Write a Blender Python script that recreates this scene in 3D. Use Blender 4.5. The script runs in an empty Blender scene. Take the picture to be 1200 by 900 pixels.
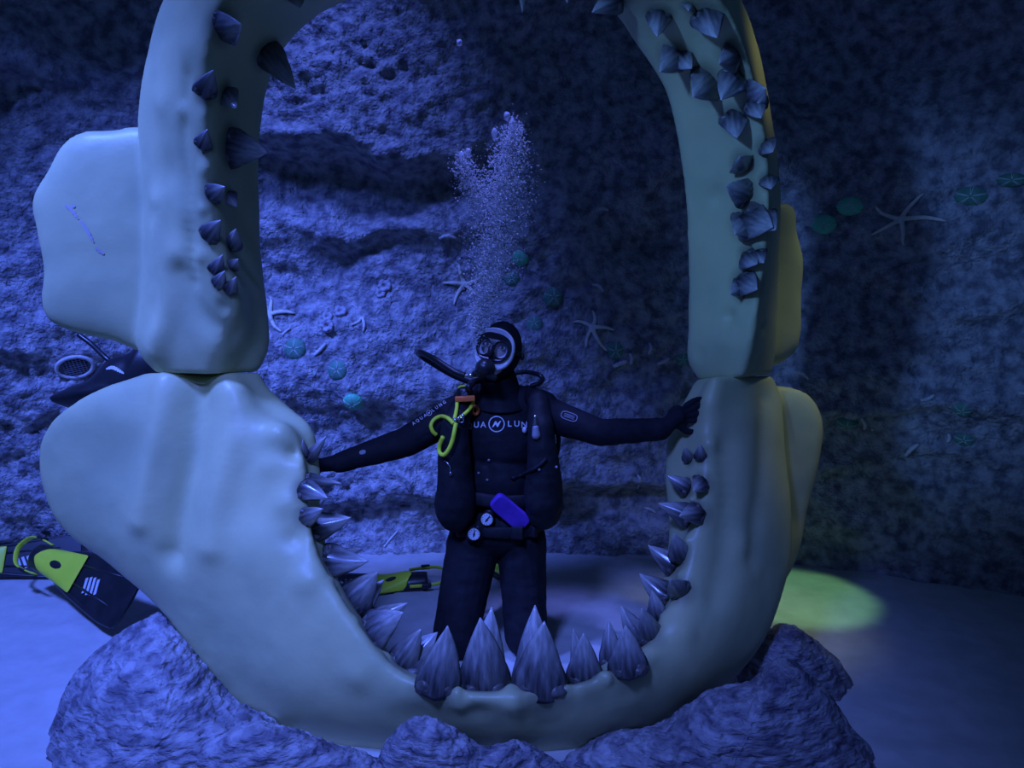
import bpy, bmesh, math, random
import numpy as np
from mathutils import Vector, Matrix, Quaternion
from mathutils.bvhtree import BVHTree

random.seed(7)
RNG = np.random.default_rng(11)
SC = bpy.context.scene
COL = SC.collection

# ------------------------------------------------------------------ camera
CAM_H = 1.63
FPX = 900.0
PITCH = math.atan(110.0 / 900.0)
cd = bpy.data.cameras.new('camera')
cd.sensor_width = 36.0
cd.lens = 27.0
cd.clip_start = 0.05
cam = bpy.data.objects.new('camera', cd)
cam.location = (0, 0, CAM_H)
cam.rotation_euler = (math.pi / 2 - PITCH, 0, 0)
COL.objects.link(cam)
SC.camera = cam

# ------------------------------------------------------------------ world, lights, exposure
W = bpy.data.worlds.new('world')
SC.world = W
W.use_nodes = True
bg = W.node_tree.nodes['Background']
bg.inputs[0].default_value = (0.05, 0.13, 0.45, 1)
bg.inputs[1].default_value = 0.19

SC.view_settings.view_transform = 'Standard'
SC.view_settings.look = 'None'
SC.view_settings.exposure = 0.0
SC.view_settings.gamma = 1.0
SC.view_settings.use_curve_mapping = False


def aim(o, target):
    d = Vector(target) - o.location
    o.rotation_euler = d.to_track_quat('-Z', 'Y').to_euler()


def area_light(name, loc, target, size, energy, color, spread=180):
    l = bpy.data.lights.new(name, 'AREA')
    l.shape = 'DISK'
    l.size = size
    l.energy = energy
    l.color = color
    l.spread = math.radians(spread)
    o = bpy.data.objects.new(name, l)
    o.location = loc
    COL.objects.link(o)
    aim(o, target)
    return o


def spot_light(name, loc, target, angle, blend, energy, color, radius=0.1):
    l = bpy.data.lights.new(name, 'SPOT')
    l.spot_size = math.radians(angle)
    l.spot_blend = blend
    l.energy = energy
    l.color = color
    l.shadow_soft_size = radius
    o = bpy.data.objects.new(name, l)
    o.location = loc
    COL.objects.link(o)
    aim(o, target)
    return o


# tank-top lamps, blue, mostly over the left half, plus cross and plume spots added as fill
spot_light('tank_lamp_left', (-3.0, 1.3, 4.8), (-1.75, 3.6, 0.8), 52, 0.9, 1900, (0.085, 0.17, 1.0), 0.35)
spot_light('tank_lamp_front', (-0.9, 0.2, 3.6), (-0.25, 2.5, 0.5), 52, 1.0, 640, (0.11, 0.20, 1.0), 0.3)
spot_light('tank_lamp_back', (-1.3, 2.6, 4.9), (-1.0, 4.6, 2.1), 42, 1.0, 420, (0.10, 0.18, 1.0), 0.25)
spot_light('added_spot_cross', (-1.7, 0.2, 3.0), (0.90, 3.0, 2.0), 25, 0.9, 430, (0.085, 0.22, 0.75), 0.15)  # visitor-side spot added to brighten the right jaw arm
spot_light('added_spot_plume', (-0.45, 2.7, 5.2), (-0.07, 3.22, 2.0), 13, 0.9, 700, (0.14, 0.20, 1.0), 0.08)  # narrow spot added only to make the bubble plume brighter
spot_light('yellow_lamp', (2.0, 2.5, 4.4), (1.40, 3.27, 1.42), 18, 0.8, 110, (0.75, 0.85, 0.62), 0.1)
spot_light('green_lamp', (2.0, 3.2, 4.4), (1.50, 3.95, 0.0), 12, 0.45, 430, (0.22, 0.60, 0.26), 0.04)
spot_light('added_spot_yellow', (2.2, 2.2, 4.5), (1.0, 2.95, 2.6), 10, 0.9, 70, (0.85, 0.85, 0.45), 0.06)  # second spot added to carry the yellow light up the jaw's edge

# ------------------------------------------------------------------ pixel -> world
CT, ST = math.cos(PITCH), math.sin(PITCH)


def ray(px, py):
    xc = (px - 600.0) / FPX
    yc = (450.0 - py) / FPX
    return np.array([xc, CT + ST * yc, -ST + CT * yc])


def P(px, py, Y):
    d = ray(px, py)
    k = Y / d[1]
    return Vector((d[0] * k, Y, CAM_H + d[2] * k))


def G(px, py, z=0.0):
    d = ray(px, py)
    k = (z - CAM_H) / d[2]
    return Vector((d[0] * k, d[1] * k, z))


def Parr(a):
    a = np.asarray(a, float)
    xc = (a[..., 0] - 600.0) / FPX
    yc = (450.0 - a[..., 1]) / FPX
    dy = CT + ST * yc
    dz = -ST + CT * yc
    k = a[..., 2] / dy
    return np.stack([xc * k, a[..., 2], CAM_H + dz * k], -1)


# ------------------------------------------------------------------ noise
def _h(ix, iy, iz):
    with np.errstate(over='ignore'):
        n = (ix.astype(np.int64) * 374761393 + iy.astype(np.int64) * 668265263 + iz.astype(np.int64) * 1274126177) & 0xFFFFFFFF
        n = ((n ^ (n >> 13)) * 1103515245) & 0xFFFFFFFF
        n = ((n ^ (n >> 15)) * 12345677) & 0xFFFFFFFF
        n = n ^ (n >> 16)
    return (n & 0xFFFFFF).astype(float) / 0xFFFFFF * 2 - 1


def vnoise(p):
    i = np.floor(p).astype(np.int64)
    f = p - i
    u = f * f * f * (f * (f * 6 - 15) + 10)
    r = 0
    for dx in (0, 1):
        wx = u[..., 0] if dx else 1 - u[..., 0]
        for dy in (0, 1):
            wy = u[..., 1] if dy else 1 - u[..., 1]
            for dz in (0, 1):
                wz = u[..., 2] if dz else 1 - u[..., 2]
                r = r + wx * wy * wz * _h(i[..., 0] + dx, i[..., 1] + dy, i[..., 2] + dz)
    return r


def fbm(p, octaves=4, gain=0.5):
    a, s, r = 1.0, 0.0, 0
    q = np.array(p, float)
    for k in range(octaves):
        r = r + a * vnoise(q + 17.3 * k)
        s += a
        a *= gain
        q = q * 2.03
    return r / s


# ------------------------------------------------------------------ materials
def mat(name, a, b=None, rough=0.6, nscale=6.0, stretch=(1, 1, 1), bump=0.0, bscale=40.0, spec=0.4, metal=0.0,
        detail=4.0, contrast=(0.35, 0.65), coat=0.0, bdist=None):
    bdist = bdist if bdist is not None else 0.10 / bscale
    m = bpy.data.materials.new(name)
    m.use_nodes = True
    nt = m.node_tree
    bs = nt.nodes['Principled BSDF']
    bs.inputs['Roughness'].default_value = rough
    bs.inputs['Metallic'].default_value = metal
    bs.inputs['Specular IOR Level'].default_value = spec
    bs.inputs['Coat Weight'].default_value = coat
    bs.inputs['Coat Roughness'].default_value = 0.25
    tc = nt.nodes.new('ShaderNodeTexCoord')
    mp = nt.nodes.new('ShaderNodeMapping')
    mp.inputs['Scale'].default_value = stretch
    nt.links.new(tc.outputs['Object'], mp.inputs[0])
    if b is None:
        b = tuple(c * 0.8 for c in a)
    n = nt.nodes.new('ShaderNodeTexNoise')
    n.inputs['Scale'].default_value = nscale
    n.inputs['Detail'].default_value = detail
    nt.links.new(mp.outputs[0], n.inputs['Vector'])
    r = nt.nodes.new('ShaderNodeValToRGB')
    r.color_ramp.elements[0].position = contrast[0]
    r.color_ramp.elements[1].position = contrast[1]
    r.color_ramp.elements[0].color = (*a, 1)
    r.color_ramp.elements[1].color = (*b, 1)
    nt.links.new(n.outputs['Fac'], r.inputs[0])
    nt.links.new(r.outputs[0], bs.inputs['Base Color'])
    if bump:
        n2 = nt.nodes.new('ShaderNodeTexNoise')
        n2.inputs['Scale'].default_value = bscale
        n2.inputs['Detail'].default_value = 6
        nt.links.new(mp.outputs[0], n2.inputs['Vector'])
        bp = nt.nodes.new('ShaderNodeBump')
        bp.inputs['Strength'].default_value = bump
        bp.inputs['Distance'].default_value = bdist
        nt.links.new(n2.outputs['Fac'], bp.inputs['Height'])
        nt.links.new(bp.outputs[0], bs.inputs['Normal'])
    return m


def bone_material():
    m = mat('painted_bone', (0.62, 0.63, 0.32), (0.50, 0.53, 0.28), rough=0.42, nscale=3.5, bump=0.12, bscale=55, spec=0.45, bdist=0.006)
    nt = m.node_tree
    bs = nt.nodes['Principled BSDF']
    base = bs.inputs['Base Color'].links[0].from_socket
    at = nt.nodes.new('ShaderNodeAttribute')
    at.attribute_name = 'stain_shade'
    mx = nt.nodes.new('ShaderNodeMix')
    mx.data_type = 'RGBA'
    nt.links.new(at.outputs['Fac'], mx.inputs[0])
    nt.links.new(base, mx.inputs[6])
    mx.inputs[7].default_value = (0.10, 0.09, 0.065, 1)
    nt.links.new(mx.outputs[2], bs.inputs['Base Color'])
    return m


def tooth_material():
    m = bpy.data.materials.new('painted_tooth')
    m.use_nodes = True
    nt = m.node_tree
    bs = nt.nodes['Principled BSDF']
    bs.inputs['Roughness'].default_value = 0.30
    bs.inputs['Coat Weight'].default_value = 0.6
    bs.inputs['Coat Roughness'].default_value = 0.18
    bs.inputs['Specular IOR Level'].default_value = 0.6
    tc = nt.nodes.new('ShaderNodeTexCoord')
    mp = nt.nodes.new('ShaderNodeMapping')
    mp.inputs['Scale'].default_value = (60, 60, 7)
    nt.links.new(tc.outputs['Object'], mp.inputs[0])
    n = nt.nodes.new('ShaderNodeTexNoise')
    n.inputs['Scale'].default_value = 1.0
    n.inputs['Detail'].default_value = 5
    nt.links.new(mp.outputs[0], n.inputs['Vector'])
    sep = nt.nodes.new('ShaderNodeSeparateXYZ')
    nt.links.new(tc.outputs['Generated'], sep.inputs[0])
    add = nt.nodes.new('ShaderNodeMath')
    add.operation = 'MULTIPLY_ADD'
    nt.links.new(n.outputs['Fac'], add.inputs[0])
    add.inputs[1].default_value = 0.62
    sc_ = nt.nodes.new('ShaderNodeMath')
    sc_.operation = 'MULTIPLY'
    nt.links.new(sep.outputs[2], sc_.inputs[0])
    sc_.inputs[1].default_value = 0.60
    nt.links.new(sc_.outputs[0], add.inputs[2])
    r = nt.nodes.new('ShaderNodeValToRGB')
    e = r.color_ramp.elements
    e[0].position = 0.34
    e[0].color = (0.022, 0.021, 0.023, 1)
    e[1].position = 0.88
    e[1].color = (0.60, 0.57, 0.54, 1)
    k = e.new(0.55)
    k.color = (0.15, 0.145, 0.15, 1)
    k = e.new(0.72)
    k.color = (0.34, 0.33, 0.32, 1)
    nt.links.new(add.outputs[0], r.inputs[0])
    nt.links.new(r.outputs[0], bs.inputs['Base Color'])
    return m


M = {}
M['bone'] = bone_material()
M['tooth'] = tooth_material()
M['root'] = mat('tooth_root_dark', (0.075, 0.068, 0.06), (0.14, 0.13, 0.12), rough=0.4, nscale=30, bump=0.5, bscale=60)
M['wall'] = mat('tank_rock', (0.20, 0.20, 0.22), (0.58, 0.56, 0.55), rough=0.9, nscale=16, detail=8, bump=1.0, bscale=42, spec=0.15, bdist=0.035, contrast=(0.36, 0.64))
M['sand'] = mat('sand', (0.50, 0.49, 0.46), (0.58, 0.57, 0.54), rough=0.95, nscale=9, bump=0.35, bscale=120, spec=0.1)
M['rock'] = mat('grained_rock', (0.13, 0.12, 0.15), (0.44, 0.42, 0.44), rough=0.55, nscale=9, stretch=(1.5, 1.0, 4.5), detail=8, bump=1.0, bscale=12, spec=0.35, bdist=0.03)
M['suit'] = mat('neoprene', (0.014, 0.014, 0.018), (0.020, 0.020, 0.025), rough=0.75, nscale=20, spec=0.2)
M['vest'] = mat('nylon_black', (0.012, 0.012, 0.015), (0.018, 0.018, 0.022), rough=0.65, nscale=40, spec=0.25, bump=0.2, bscale=150)
M['rubber'] = mat('black_rubber', (0.016, 0.016, 0.018), (0.024, 0.024, 0.027), rough=0.35, nscale=15, spec=0.5)
M['skin'] = mat('skin', (0.80, 0.66, 0.60), (0.72, 0.58, 0.52), rough=0.5, nscale=20)
M['white'] = mat('print_white', (0.75, 0.75, 0.78), (0.65, 0.65, 0.7), rough=0.5, nscale=30)
M['grey_print'] = mat('print_grey', (0.30, 0.30, 0.34), (0.26, 0.26, 0.3), rough=0.5, nscale=30)
M['silicone'] = mat('pale_silicone', (0.78, 0.78, 0.80), (0.70, 0.70, 0.74), rough=0.3, nscale=12)
M['eye'] = mat('eye_dark', (0.05, 0.04, 0.04), (0.04, 0.03, 0.03), rough=0.15)
M['eyewhite'] = mat('eye_white', (0.8, 0.8, 0.8), (0.75, 0.75, 0.75), rough=0.2)
M['lime'] = mat('lime_rubber', (0.85, 1.0, 0.06), (0.75, 0.95, 0.05), rough=0.4, nscale=10)
M['lime'].node_tree.nodes['Principled BSDF'].inputs['Emission Color'].default_value = (0.22, 0.75, 0.06, 1)
M['lime'].node_tree.nodes['Principled BSDF'].inputs['Emission Strength'].default_value = 0.0
M['orange'] = mat('orange_plastic', (0.95, 0.22, 0.05), (0.85, 0.17, 0.04), rough=0.4, nscale=10)
M['violet'] = mat('violet_fabric', (0.15, 0.05, 0.48), (0.10, 0.03, 0.36), rough=0.7, nscale=16)
M['metal'] = mat('steel', (0.6, 0.6, 0.62), (0.5, 0.5, 0.52), rough=0.25, metal=0.9)
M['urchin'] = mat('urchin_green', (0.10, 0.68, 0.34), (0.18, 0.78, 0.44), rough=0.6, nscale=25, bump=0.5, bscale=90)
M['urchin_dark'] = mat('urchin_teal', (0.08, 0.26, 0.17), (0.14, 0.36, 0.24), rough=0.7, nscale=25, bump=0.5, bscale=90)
M['star'] = mat('starfish_pale', (0.85, 0.80, 0.66), (0.74, 0.70, 0.58), rough=0.8, nscale=40, bump=0.6, bscale=160)
M['shell'] = mat('shell_pale', (0.80, 0.76, 0.72), (0.62, 0.58, 0.55), rough=0.7, nscale=50, bump=0.6, bscale=120)
M['barnacle'] = mat('barnacle', (0.55, 0.52, 0.54), (0.38, 0.36, 0.38), rough=0.8, nscale=40, bump=0.7, bscale=90)
M['tank'] = mat('tank_paint', (0.05, 0.05, 0.06), (0.04, 0.04, 0.05), rough=0.3, nscale=10)


def glass_material(name, col, transp, rough=0.05):
    m = bpy.data.materials.new(name)
    m.use_nodes = True
    nt = m.node_tree
    bs = nt.nodes['Principled BSDF']
    bs.inputs['Base Color'].default_value = (*col, 1)
    bs.inputs['Roughness'].default_value = rough
    bs.inputs['Alpha'].default_value = 1 - transp
    bs.inputs['Specular IOR Level'].default_value = 0.8
    return m


M['lens'] = glass_material('lens_glass', (0.25, 0.25, 0.3), 0.9)
M['bubble'] = glass_material('bubble_film', (0.95, 0.95, 0.97), 0.5, 0.2)
M['bubble_big'] = glass_material('bubble_shine', (0.85, 0.87, 0.95), 0.45, 0.05)


# ------------------------------------------------------------------ object helpers
def tag(o, label=None, cat=None, group=None, kind=None):
    if label:
        o['label'] = label
    if cat:
        o['category'] = cat
    if group:
        o['group'] = group
    if kind:
        o['kind'] = kind
    return o


def empty(name, loc=(0, 0, 0)):
    o = bpy.data.objects.new(name, None)
    o.location = loc
    o.empty_display_size = 0.05
    COL.objects.link(o)
    return o


def link(name, me, m=None, parent=None, smooth=True, mw=None):
    """link mesh (in world coordinates, or local with matrix mw)"""
    if m is not None:
        me.materials.clear()
        me.materials.append(m)
    if smooth:
        me.polygons.foreach_set('use_smooth', [True] * len(me.polygons))
    o = bpy.data.objects.new(name, me)
    COL.objects.link(o)
    if parent is not None:
        o.parent = parent
        pm = PW(parent)
        o.matrix_parent_inverse = pm.inverted()
    if mw is not None:
        o.matrix_basis = mw
    return o


def PW(o):
    m = o.matrix_basis.copy()
    if o.parent is not None:
        m = PW(o.parent) @ o.matrix_parent_inverse @ m
    return m


def make_mesh(name, verts, faces):
    me = bpy.data.meshes.new(name)
    me.from_pydata([tuple(v) for v in verts], [], [tuple(f) for f in faces])
    me.update()
    return me


class MB:
    def __init__(self):
        self.v = []
        self.f = []

    def add(self, verts, faces):
        n = len(self.v)
        self.v += [tuple(x) for x in verts]
        self.f += [tuple(i + n for i in q) for q in faces]
        return self

    def tube(self, pts, radii, seg=12, closed=False, cap=True, flat=(1, 1), up=None):
        pts = [Vector(p) for p in pts]
        if not hasattr(radii, '__len__'):
            radii = [radii] * len(pts)
        n = len(pts)
        rings = []
        prev = None
        for i in range(n):
            if closed:
                t = pts[(i + 1) % n] - pts[i - 1]
            else:
                t = pts[min(i + 1, n - 1)] - pts[max(i - 1, 0)]
            if t.length < 1e-9:
                t = Vector((0, 0, 1))
            t.normalize()
            if prev is None:
                a = Vector(up) if up is not None else (Vector((0, 1, 0)) if abs(t.y) < 0.9 else Vector((1, 0, 0)))
            else:
                a = prev
            a = (a - t * a.dot(t)).normalized()
            b = t.cross(a)
            prev = a
            rings.append([pts[i] + (a * math.cos(2 * math.pi * k / seg) * flat[0] + b * math.sin(2 * math.pi * k / seg) * flat[1]) * radii[i] for k in range(seg)])
        vs = [v for r in rings for v in r]
        fs = []
        m = n if closed else n - 1
        for i in range(m):
            j = (i + 1) % n
            for k in range(seg):
                l = (k + 1) % seg
                fs.append((i * seg + k, i * seg + l, j * seg + l, j * seg + k))
        if cap and not closed:
            fs.append(tuple(range(seg))[::-1])
            fs.append(tuple((n - 1) * seg + k for k in range(seg)))
        return self.add(vs, fs)

    def capsule(self, a, b, ra, rb, seg=20):
        a, b = Vector(a), Vector(b)
        d = (b - a)
        L = d.length
        t = d / L if L > 1e-9 else Vector((0, 0, 1))
        pts, rad = [], []
        for k in range(7):
            an = math.pi / 2 * (1 - k / 6.0)
            pts.append(a - t * ra * math.sin(an))
            rad.append(max(ra * math.cos(an), 1e-4))
        for k in range(1, 6):
            s = k / 6
            pts.append(a + d * s)
            rad.append(ra + (rb - ra) * s)
        for k in range(7):
            an = math.pi / 2 * (k / 6.0)
            pts.append(b + t * rb * math.sin(an))
            rad.append(max(rb * math.cos(an), 1e-4))
        return self.tube(pts, rad, seg)

    def chain(self, pts, radii, seg=20):
        for i in range(len(pts) - 1):
            self.capsule(pts[i], pts[i + 1], radii[i], radii[i + 1], seg)
        return self

    def ellipsoid(self, c, r, rot=None, nu=24, nv=16):
        c = Vector(c)
        vs = []
        for j in range(nv + 1):
            ph = math.pi * j / nv
            for i in range(nu):
                th = 2 * math.pi * i / nu
                v = Vector((r[0] * math.sin(ph) * math.cos(th), r[1] * math.sin(ph) * math.sin(th), r[2] * math.cos(ph)))
                if rot is not None:
                    v = rot @ v
                vs.append(c + v)
        fs = []
        for j in range(nv):
            for i in range(nu):
                k = (i + 1) % nu
                fs.append((j * nu + i, (j + 1) * nu + i, (j + 1) * nu + k, j * nu + k))
        return self.add(vs, fs)

    def box(self, c, s, rot=None):
        c = Vector(c)
        vs = []
        for x in (-1, 1):
            for y in (-1, 1):
                for z in (-1, 1):
                    v = Vector((x * s[0] / 2, y * s[1] / 2, z * s[2] / 2))
                    if rot is not None:
                        v = rot @ v
                    vs.append(c + v)
        return self.add(vs, [(0, 1, 3, 2), (4, 6, 7, 5), (0, 4, 5, 1), (2, 3, 7, 6), (0, 2, 6, 4), (1, 5, 7, 3)])

    def mesh(self, name):
        return make_mesh(name, self.v, self.f)


def eval_mods(me, mods):
    """apply a list of (type, props) modifiers to a mesh datablock, return a new mesh"""
    o = bpy.data.objects.new('tmp_eval', me)
    COL.objects.link(o)
    for t, pr in mods:
        md = o.modifiers.new('m', t)
        for k, v in pr.items():
            setattr(md, k, v)
    dg = bpy.context.evaluated_depsgraph_get()
    dg.update()
    r = bpy.data.meshes.new_from_object(o.evaluated_get(dg))
    bpy.data.objects.remove(o)
    return r


def remesh(me, vox, smooth=4, factor=0.5):
    r = eval_mods(me, [('REMESH', dict(mode='VOXEL', voxel_size=vox, adaptivity=0.0)), ('SMOOTH', dict(factor=factor, iterations=smooth))])
    bpy.data.meshes.remove(me)
    return r


def subsurf(me, lv=2):
    return eval_mods(me, [('SUBSURF', dict(levels=lv, render_levels=lv))])


def coords(me):
    a = np.empty(len(me.vertices) * 3)
    me.vertices.foreach_get('co', a)
    return a.reshape(-1, 3)


def set_coords(me, a):
    me.vertices.foreach_set('co', np.ascontiguousarray(a, float).ravel())
    me.update()


def normals(me):
    a = np.empty(len(me.vertices) * 3)
    me.vertices.foreach_get('normal', a)
    return a.reshape(-1, 3)


def bvh(me):
    return BVHTree.FromPolygons([v.co.copy() for v in me.vertices], [tuple(p.vertices) for p in me.polygons])


CAMP = Vector((0, 0, CAM_H))


def hit(tree, px, py, fallbackY=None):
    d = Vector(ray(px, py)).normalized()
    loc, nor, idx, dist = tree.ray_cast(CAMP, d)
    if loc is None:
        if fallbackY is None:
            return None, None
        p = P(px, py, fallbackY)
        loc, nor, idx, dist = tree.find_nearest(p)
        return loc, nor
    if nor.dot(d) > 0:
        nor = -nor
    return loc, nor


def catmull(pts, sub, closed=False):
    p = np.asarray(pts, float)
    n = len(p)
    out = []
    rng = n if closed else n - 1
    for i in range(rng):
        if closed:
            p0, p1, p2, p3 = p[i - 1], p[i], p[(i + 1) % n], p[(i + 2) % n]
        else:
            p1, p2 = p[i], p[i + 1]
            p0 = p[i - 1] if i > 0 else 2 * p1 - p2
            p3 = p[i + 2] if i + 2 < n else 2 * p2 - p1
        for k in range(sub):
            t = k / sub
            out.append(0.5 * ((2 * p1) + (-p0 + p2) * t + (2 * p0 - 5 * p1 + 4 * p2 - p3) * t * t + (-p0 + 3 * p1 - 3 * p2 + p3) * t ** 3))
    if not closed:
        out.append(p[-1])
    return np.array(out)


def inflate(outline, Y, front, back, power=2.0, rings=14, nseg=120, sub=10, yslope=None):
    """closed solid with the given silhouette at distance Y, bulging to both sides"""
    o = catmull(outline, sub, True)
    seg = np.linalg.norm(np.roll(o, -1, 0) - o, axis=1)
    cum = np.concatenate([[0], np.cumsum(seg)])
    s = np.linspace(0, cum[-1], nseg, endpoint=False)
    oc = np.vstack([o, o[:1]])
    o = np.stack([np.interp(s, cum, oc[:, 0]), np.interp(s, cum, oc[:, 1])], 1)
    c = o.mean(0)
    vs, fs = [], []

    def layer(sign, amp):
        st = len(vs)
        vs.append((c[0], c[1], Y + sign * amp + (yslope(c[0], c[1]) if yslope else 0)))
        for r in range(1, rings):
            t = math.sin(math.pi / 2 * r / rings)
            dep = amp * (1 - t ** power) ** (1 / 2.0)
            for q in o:
                x = c + (q - c) * t
                vs.append((x[0], x[1], Y + sign * dep + (yslope(x[0], x[1]) if yslope else 0)))
        return st
    a = layer(-1, front)
    b = layer(1, back)
    e = len(vs)
    for q in o:
        vs.append((q[0], q[1], Y + (yslope(q[0], q[1]) if yslope else 0)))
    for st, flip in ((a, False), (b, True)):
        def idx(r, k):
            k %= nseg
            if r == 0:
                return st
            if r == rings:
                return e + k
            return st + 1 + (r - 1) * nseg + k
        for r in range(rings):
            for k in range(nseg):
                q = [idx(r, k), idx(r + 1, k), idx(r + 1, k + 1)] if r == 0 else [idx(r, k), idx(r + 1, k), idx(r + 1, k + 1), idx(r, k + 1)]
                fs.append(q[::-1] if flip else q)
    return Parr(np.array(vs)), fs


def curve_plate(name, loops, extrude, bevel=0.0):
    """flat plate (loops in xy, inner loops are holes) of thickness 2*extrude, as a mesh"""
    c = bpy.data.curves.new(name, 'CURVE')
    c.dimensions = '2D'
    c.fill_mode = 'BOTH'
    c.extrude = extrude
    c.bevel_depth = bevel
    c.bevel_resolution = 2
    for lp in loops:
        s = c.splines.new('POLY')
        s.points.add(len(lp) - 1)
        for i, q in enumerate(lp):
            s.points[i].co = (q[0], q[1], 0, 1)
        s.use_cyclic_u = True
    o = bpy.data.objects.new(name, c)
    COL.objects.link(o)
    dg = bpy.context.evaluated_depsgraph_get()
    dg.update()
    me = bpy.data.meshes.new_from_object(o.evaluated_get(dg))
    bpy.data.objects.remove(o)
    return me


def text_mesh(txt, size):
    c = bpy.data.curves.new('lettering', 'FONT')
    c.body = txt
    c.size = size
    c.extrude = 0.0
    c.align_x = 'CENTER'
    c.align_y = 'CENTER'
    c.offset = size * 0.02
    o = bpy.data.objects.new('lettering', c)
    COL.objects.link(o)
    dg = bpy.context.evaluated_depsgraph_get()
    dg.update()
    me = bpy.data.meshes.new_from_object(o.evaluated_get(dg))
    bpy.data.objects.remove(o)
    return me


def frame_matrix(origin, x, y, z):
    m = Matrix.Identity(4)
    for i, a in enumerate((x, y, z)):
        a = Vector(a)
        m[0][i], m[1][i], m[2][i] = a.x, a.y, a.z
    m.translation = Vector(origin)
    return m


# =================================================================== SETTING
def wall_y(x, z, fine=True):
    x = np.asarray(x, float)
    z = np.asarray(z, float)
    base = 4.62 - 0.24 * np.clip(x - 0.9, 0, None) ** 2 - 0.085 * np.clip(-x - 0.8, 0, None) ** 2
    base = base - 0.05 * np.clip(z - 2.2, 0, None) ** 2
    zero = np.zeros_like(x)
    p = np.stack([x, zero, z], -1)
    warp = 0.28 * vnoise(p * np.array([0.8, 1, 0.5]) + 5.0) + 0.09 * vnoise(p * np.array([3.0, 1, 1.2]) + 9.0)
    out = 0.0
    for z0, amp, up, x0, wx in ((2.50, 0.30, 0.55, -1.0, 0.9), (2.06, 0.14, 0.14, -0.9, 0.55), (0.60, 0.20, 0.40, 0.3, 1.6),
                                (3.2, 0.25, 0.5, 1.2, 1.6), (1.72, 0.10, 0.30, 2.6, 0.7), (1.30, 0.12, 0.3, -2.9, 0.5), (0.12, 0.10, 0.16, -0.8, 0.9),
                                (2.75, 0.25, 0.4, -3.1, 0.7), (0.98, 0.10, 0.25, 2.1, 0.8), (2.2, 0.15, 0.4, 1.2, 0.5)):
        d = z - (z0 + warp)
        prof = np.where(d > 0, np.exp(-np.clip(d, 0, None) / up), np.exp(-(np.clip(-d, 0, None) / 0.07) ** 2))
        out = out + amp * prof * np.exp(-((x - x0) / wx) ** 2)
    out = out + 0.20 * fbm(p * np.array([1.0, 1, 1.6]) + 3.1, 4)
    if fine:
        out = out + 0.035 * fbm(p * np.array([7, 1, 8]) + 1.7, 3, 0.55)
        clump = np.exp(-((x + 0.95) / 0.75) ** 2 - ((z - 2.95) / 0.5) ** 2) + 0.7 * np.exp(-((x + 3.0) / 1.2) ** 2 - ((z - 0.9) / 0.8) ** 2) \
            + 0.7 * np.exp(-((x + 0.9) / 0.5) ** 2 - ((z - 0.35) / 0.2) ** 2)
        out = out + (0.020 + 0.05 * clump) * fbm(p * np.array([17, 1, 19]) + 4.4, 3, 0.6)
        out = out + 0.012 * np.abs(fbm(p * np.array([6, 1, 22]) + 8.4, 3, 0.6))
    return base - out


def build_wall():
    xs = np.arange(-4.8, 4.2, 0.0165)
    zs = np.arange(-0.2, 4.7, 0.0165)
    X, Z = np.meshgrid(xs, zs)
    Y = wall_y(X, Z)
    v = np.stack([X, Y, Z], -1).reshape(-1, 3)
    nx, nz = len(xs), len(zs)
    i = (np.arange(nz - 1)[:, None] * nx + np.arange(nx - 1)[None]).ravel()
    f = np.stack([i, i + 1, i + nx + 1, i + nx], 1)
    me = bpy.data.meshes.new('wall_back')
    me.vertices.add(len(v))
    me.vertices.foreach_set('co', v.ravel())
    me.loops.add(f.size)
    me.loops.foreach_set('vertex_index', f.ravel().astype(np.int32))
    me.polygons.add(len(f))
    me.polygons.foreach_set('loop_start', np.arange(0, f.size, 4, dtype=np.int32))
    me.polygons.foreach_set('loop_total', np.full(len(f), 4, dtype=np.int32))
    me.update()
    o = link('wall_back', me, M['wall'])
    tag(o, 'rugged artificial rock wall curving round the back of the aquarium tank', 'wall', kind='structure')
    return me


WALL_ME = build_wall()
WALL = bvh(WALL_ME)


def build_floor():
    xs = np.arange(-5.0, 4.6, 0.03)
    ys = np.arange(0.9, 5.0, 0.03)
    X, Y = np.meshgrid(xs, ys)
    p = np.stack([X, Y, 0 * X], -1)
    Z = 0.016 * fbm(p * 2.2, 3) + 0.006 * fbm(p * np.array([7, 14, 1]), 3)
    v = np.stack([X, Y, Z], -1).reshape(-1, 3)
    nx, ny = len(xs), len(ys)
    fs = [(j * nx + i, j * nx + i + 1, (j + 1) * nx + i + 1, (j + 1) * nx + i) for j in range(ny - 1) for i in range(nx - 1)]
    o = link('floor', make_mesh('floor', v, fs), M['sand'])
    tag(o, 'smooth pale sand covering the bottom of the aquarium tank', 'floor', kind='structure')


build_floor()


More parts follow.
